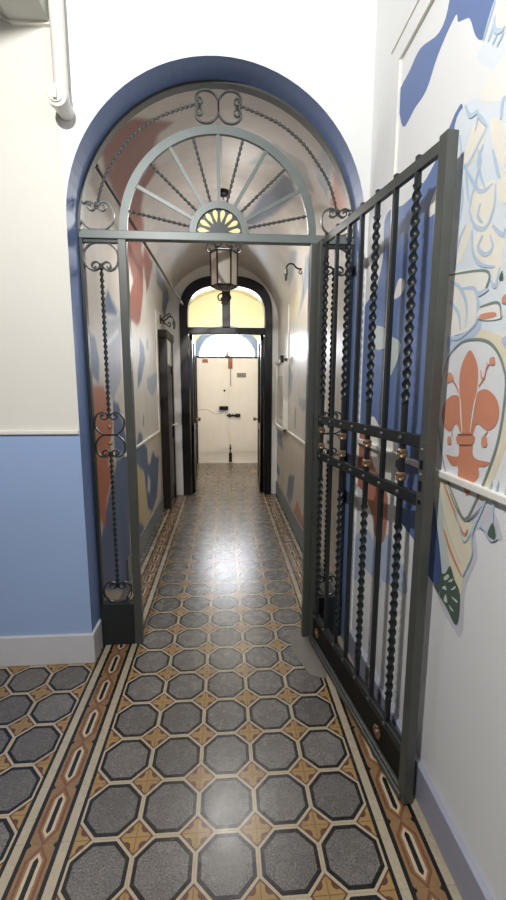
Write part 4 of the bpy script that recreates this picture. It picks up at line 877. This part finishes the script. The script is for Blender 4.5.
mb = MB(); mb.box(.022, LW-.040, -.006, .006, .03, .175); kp = gp(mb, 'kick_plate', 'iron_black', smooth=False)
for u in (.085, .775):
    for sg in (-1,):
        mb = MB(); mb.ball((u, -.010, .105), .012, 10, (1, .8, 1))
        for k in range(8): mb.ball((u+.019*cos(k*pi/4), -.009, .105+.019*sin(k*pi/4)), .009, 6, (1, .6, 1))
        gp(mb, 'rosette', 'brass', kp, 'bronze coloured flower rosette')
mb = MB(); mb.box(.0, LW-.02, -.026, .026, .010, .034, .004); mb.box(.0, LW-.02, -.019, .019, .034, .048, .004); gp(mb, 'bottom_rail', 'iron_half_lit', smooth=False)
for i, u in enumerate(bars):
    if i % 2:
        mb = MB(); mb.box(u-.0085, u+.0085, -.0085, .0085, .2, zt_(u)+.012, .002); gp(mb, 'plain_bar', 'iron', smooth=False)
    else:
        mb = MB()
        for z0, z1 in ((2.10, zt_(u)+.012), (.98, 1.435), (.2, .30)): mb.box(u-.0085, u+.0085, -.0085, .0085, z0, z1, .002)
        for z0, z1 in ((1.42, 2.115), (.285, .995)): twisted(mb, [(u, 0, z0), (u, 0, z1)], .0155, .0085, .074, .005)
        b_ = gp(mb, 'twisted_bar', 'iron')
        for z in (1.250, 1.168):
            mb = MB()
            for k in range(8):
                a = k*pi/4; mb.ball((u+.012*cos(a), .012*sin(a), z+.006*(1 if k % 2 else -1)), .0085, 6)
            mb.lathe([(.012, -.016), (.017, -.011), (.013, 0), (.017, .011), (.012, .016)], 10, (u, 0, z)); gp(mb, 'rosette', 'brass', b_, 'bronze coloured collar rosette')
mb = MB(); mb.box(LW-.036, LW-.004, -.0205, -.0175, 1.10, 1.31, .001); lk = gp(mb, 'lock', 'iron_half_lit', ls, smooth=False)
for za, zb_ in ((1.222, 1.252), (1.150, 1.185), (1.108, 1.122)):
    mb = MB(); mb.box(LW-.028, LW-.012, -.022, -.0195, za, zb_, .001); gp(mb, 'keyhole', 'black_metal', ls, smooth=False)
for za in (1.285, 1.205):
    mb = MB(); mb.ball((LW-.020, -.020, za), .006, 8); gp(mb, 'screw', 'iron_lit', ls)

# ------------------------------------------------------------------ hanging lantern
LB_ = Vector((.006, 3.6, 2.16))
lt = thing('hanging_lantern', 'hexagonal black iron lantern with frosted panes hanging in the corridor', 'lantern', LB_)
def lp(mb, name, mat, parent=None, label=None, smooth=True):
    o = mb.build(name, M[mat], parent or lt, smooth=smooth)
    if label: o['label'] = label
    return o
zb, zt, hr = .125, .385, .110
hexv = [(hr*cos(k*pi/3), hr*sin(k*pi/3)) for k in range(6)]
mb = MB()
for k in range(6):
    a, b = hexv[k], hexv[(k+1) % 6]
    mb.tube([(a[0]*.96, a[1]*.96, zb), (a[0], a[1], zt)], .0075, 6)
    mb.tube([(a[0], a[1], zt), (b[0], b[1], zt)], .008, 6); mb.tube([(a[0]*.96, a[1]*.96, zb), (b[0]*.96, b[1]*.96, zb)], .008, 6)
    mb.tube([(a[0]*.96, a[1]*.96, zb), (a[0]*.3, a[1]*.3, zb-.026)], .006, 6)
lp(mb, 'frame', 'black_metal')
for k in range(6):
    a, b = hexv[k], hexv[(k+1) % 6]
    mb = MB(); mb.poly([(a[0]*.95, a[1]*.95, zb), (b[0]*.95, b[1]*.95, zb), (b[0]*.985, b[1]*.985, zt), (a[0]*.985, a[1]*.985, zt)]); lp(mb, 'glass_pane', 'frosted', smooth=False)
mb = MB(); mb.prism([(x*.96, y*.96, zb-.002) for x, y in hexv], (0, 0, .004))
mb.lathe([(.034, -.030), (.040, -.028), (.095, -.004)], 6, (0, 0, zb)); lp(mb, 'bottom_cap', 'plate_grey', smooth=False)
for k in range(6):
    a = k*pi/3; c_, s_ = cos(a), sin(a)
    pts = [(.03, .47), (.055, .462), (.085, .452), (.118, .462), (.135, .440), (.138, .405), (.118, .388), (.100, .400), (.104, .420), (.118, .418)]
    mb = MB(); mb.tube(spline([(r*c_, r*s_, z) for r, z in pts], 5), .0055, 6); mb.tube([(hr*c_, hr*s_, zt), (.098*c_, .098*s_, .455)], .006, 6); lp(mb, 'crown_scroll', 'black_metal')
for k in range(3):
    a = pi/2+k*2*pi/3; c_, s_ = cos(a), sin(a)
    pts = [(.02, .07), (.045, .06), (.060, .035), (.045, .012), (.025, .02), (.03, .035), (.02, .0), (.03, -.012)]
    mb = MB(); mb.tube(spline([(r*c_, r*s_, z) for r, z in pts], 5), .006, 6); lp(mb, 'tail_scroll', 'black_metal')
mb = MB(); mb.lathe([(.03, .466), (.036, .472), (.02, .49), (.008, .50)], 12)
ztop = VZ + VR - LB_.z
n = 14; z = .495
while z < ztop-.04:
    ring_ = [(.008*cos(t*pi/4)*(1 if n % 2 else 0), .008*cos(t*pi/4)*(0 if n % 2 else 1), z+.014+.014*sin(t*pi/4)) for t in range(8)]
    mb.tube(ring_, .003, 5, closed=True); z += .021; n += 1
lp(mb, 'chain', 'black_metal')
mb = MB(); mb.lathe([(.012, ztop-.045), (.045, ztop-.03), (.05, ztop-.002)], 16); lp(mb, 'ceiling_rose', 'black_metal')

# ------------------------------------------------------------------ wall bracket lamps
def bracket(name, label, base, sg, sc=1.0):
    t = thing(name, label, 'wall bracket', base)
    mb = MB(); mb.box(min(0, -sg*.012), max(0, -sg*.012), -.022*sc, .022*sc, -.05*sc, .05*sc, .004)
    mb.build('back_plate', M['black_metal'], t)
    arm = [(-.01, 0), (-.045, -.01), (-.075, .002), (-.10, .028), (-.135, .030), (-.155, .012), (-.162, -.01)]
    mb = MB(); mb.tube(spline([(sg*x*sc, 0, z*sc) for x, z in arm], 6), .0075*sc, 8)
    cur = [(-.03, -.01), (-.05, -.035), (-.035, -.052), (-.022, -.042), (-.03, -.033)]
    mb.tube(spline([(sg*x*sc, 0, z*sc) for x, z in cur], 5), .005*sc, 6)
    mb.build('arm', M['black_metal'], t, smooth=True)
    mb = MB(); mb.lathe([(.010, .0), (.017, -.012), (.018, -.05), (.013, -.056), (.011, -.095), (.005, -.105)], 12, (-sg*.163*sc, 0, -.008*sc)); mb.build('lamp_holder', M['iron_half_lit'], t, smooth=True)
    return t
bracket('wall_bracket_lamp', 'black curved iron bracket lamp high on the right corridor wall', (XR-.002, 3.8, 2.498), 1)
b2 = bracket('wall_bracket_lamp', 'black scrolled iron bracket lamp above the dark side door on the left', (XL+.002, 5.15, 2.25), -1)
for z0, sg in ((.055, 1), (-.07, -1)):
    mb = MB(); mb.tube(spline([(.012, 0, 0), (.045, 0, z0*.5), (.085, 0, z0), (.11, 0, z0*1.2), (.12, 0, z0*.7), (.10, 0, z0*.5), (.09, 0, z0*.75)], 5), .007, 6); mb.build('scroll', M['black_metal'], b2, smooth=True)

# ------------------------------------------------------------------ notice board, conduit, pipe
NB = Vector((XR, 5.16, .955))
nb = thing('notice_board', 'white framed notice board low on the right corridor wall', 'notice board', NB)
y0, y1, h = -.48, .30, .83; x0 = -.05
mb = MB()
mb.box(x0, -.001, y0, y0+.06, 0, h, .005); mb.box(x0, -.001, y1-.06, y1, 0, h, .005); mb.box(x0, -.001, y0, y1, 0, .04, .005); mb.box(x0, -.001, y0, y1, h-.04, h, .005)
mb.build('frame', M['trim_white'], nb)
mb = MB(); mb.box(-.030, -.002, y0+.03, y1-.03, .03, h-.03); mb.build('panel', M['paper_grey'], nb)
mb = MB(); mb.box(-.034, -.0295, y0+.09, y1-.12, h-.19, h-.07); mb.build('paper', M['paper'], nb)
mb = MB(); mb.box(-.034, -.0295, y0+.12, y1-.16, .07, .12); mb.build('paper', M['paper'], nb)
mb = MB(); mb.box(-.09, -.048, y0+.0, y0+.04, h-.05, h+.03, .008); mb.build('clip', M['black_metal'], nb)

CO = Vector((-.60, 2.6, 2.56)); c1 = Vector((-.528, 5.40, 2.508))
c0_ = Vector((-.64, YC+.03, 2.585))
cd = thing('wall_rod', 'thin dark rod with a pale tip running high along the left corridor wall', 'rod', c0_)
dd = (c1-c0_); dd *= (YP-c0_.y)/dd.y
mb = MB(); mb.tube([(0,0,0), dd*.93], .011, 8); mb.build('rod', M['black_metal'], cd, smooth=True)
mb = MB(); mb.tube([dd*.93, dd], .014, 8); mb.build('tip', M['trim_white'], cd, smooth=True)
pb = Vector((-.69, YF, 2.68))
pp = thing('white_pipe', 'white painted vertical pipe with a capped stub above left of the arch', 'pipe', pb)
mb = MB(); mb.tube([(-.002, -.045, .05), (-.002, -.045, .93)], .030, 16); mb.build('pipe', M['pipe_white'], pp, smooth=True)
mb = MB(); mb.lathe([(.034, -.001), (.034, -.02), (.036, -.05), (.036, -.09), (.033, -.095)], 16, axis='y'); mb.ball((-.002, -.045, .04), .034, 12); mb.build('elbow', M['pipe_white'], pp, smooth=True)
mb = MB(); mb.lathe([(.041, -.09), (.043, -.095), (.043, -.118), (.030, -.122), (.030, -.128)], 16, axis='y'); mb.box(-.008, .008, -.142, -.127, -.022, .022, .003); mb.build('end_cap', M['pipe_white'], pp, smooth=True)

# ------------------------------------------------------------------ light
def lamp(kind, name, loc, energy, col, **kw):
    d = bpy.data.lights.new(name, kind); d.energy = energy; d.color = col
    for k, v in kw.items(): setattr(d, k, v)
    o = bpy.data.objects.new(name, d); COL.objects.link(o); o.location = loc; return o
rl = lamp('SPOT', 'room_lamp', (-.60, -.05, 3.06), 212, (1, .985, .965), shadow_soft_size=.025, spot_size=radians(168), spot_blend=.25)
rl.rotation_euler = (Vector((.25, 2.1, 1.7)) - rl.location).to_track_quat('-Z', 'Y').to_euler()
a = lamp('AREA', 'room_fill', (-.9, -.4, 3.58), 7, (.97, .98, 1), size=1.6)  # added soft fill for the front room, no fixture there
sp_ = lamp('SPOT', 'corridor_fill', (.0, 3.6, 2.80), 58, (1, .975, .94), spot_size=radians(172), spot_blend=.6, shadow_soft_size=.15)  # added fill to brighten the corridor, out of view behind the sun plate
lamp('POINT', 'vault_fill', (.03, 3.6, 2.69), 2.5, (1, .95, .88), shadow_soft_size=.03)  # added fill to lift the vault, the lantern itself is unlit
lamp('POINT', 'far_room_lamp', (.05, 6.25, 2.98), 44, (.98, .98, 1), shadow_soft_size=.08)

w = bpy.data.worlds.new('world'); bpy.context.scene.world = w; w.use_nodes = True
w.node_tree.nodes['Background'].inputs[0].default_value = (.8, .85, .95, 1); w.node_tree.nodes['Background'].inputs[1].default_value = .3

# ------------------------------------------------------------------ camera
cam = bpy.data.cameras.new('camera'); co_ = bpy.data.objects.new('camera', cam); COL.objects.link(co_)
cam.sensor_fit = 'VERTICAL'; cam.sensor_height = 36; cam.lens = 36*417/900; cam.clip_start = .02
yaw, pitch, roll = radians(3.9), radians(8.8), radians(.1)
Fw = Vector((sin(yaw)*cos(pitch), cos(yaw)*cos(pitch), -sin(pitch))); Rt = Vector((cos(yaw), -sin(yaw), 0)); Up = Rt.cross(Fw)
R2 = Rt*cos(roll)+Up*sin(roll); U2 = Up*cos(roll)-Rt*sin(roll)
mt = Matrix((R2, U2, -Fw)).transposed().to_4x4(); mt.translation = (0, 0, 1.483); co_.matrix_world = mt
sc = bpy.context.scene; sc.camera = co_
sc.view_settings.view_transform = 'Standard'; sc.view_settings.look = 'None'; sc.view_settings.exposure = 0
sc.cycles.use_denoising = True; sc.cycles.max_bounces = 10; sc.cycles.diffuse_bounces = 5; sc.cycles.sample_clamp_indirect = 6
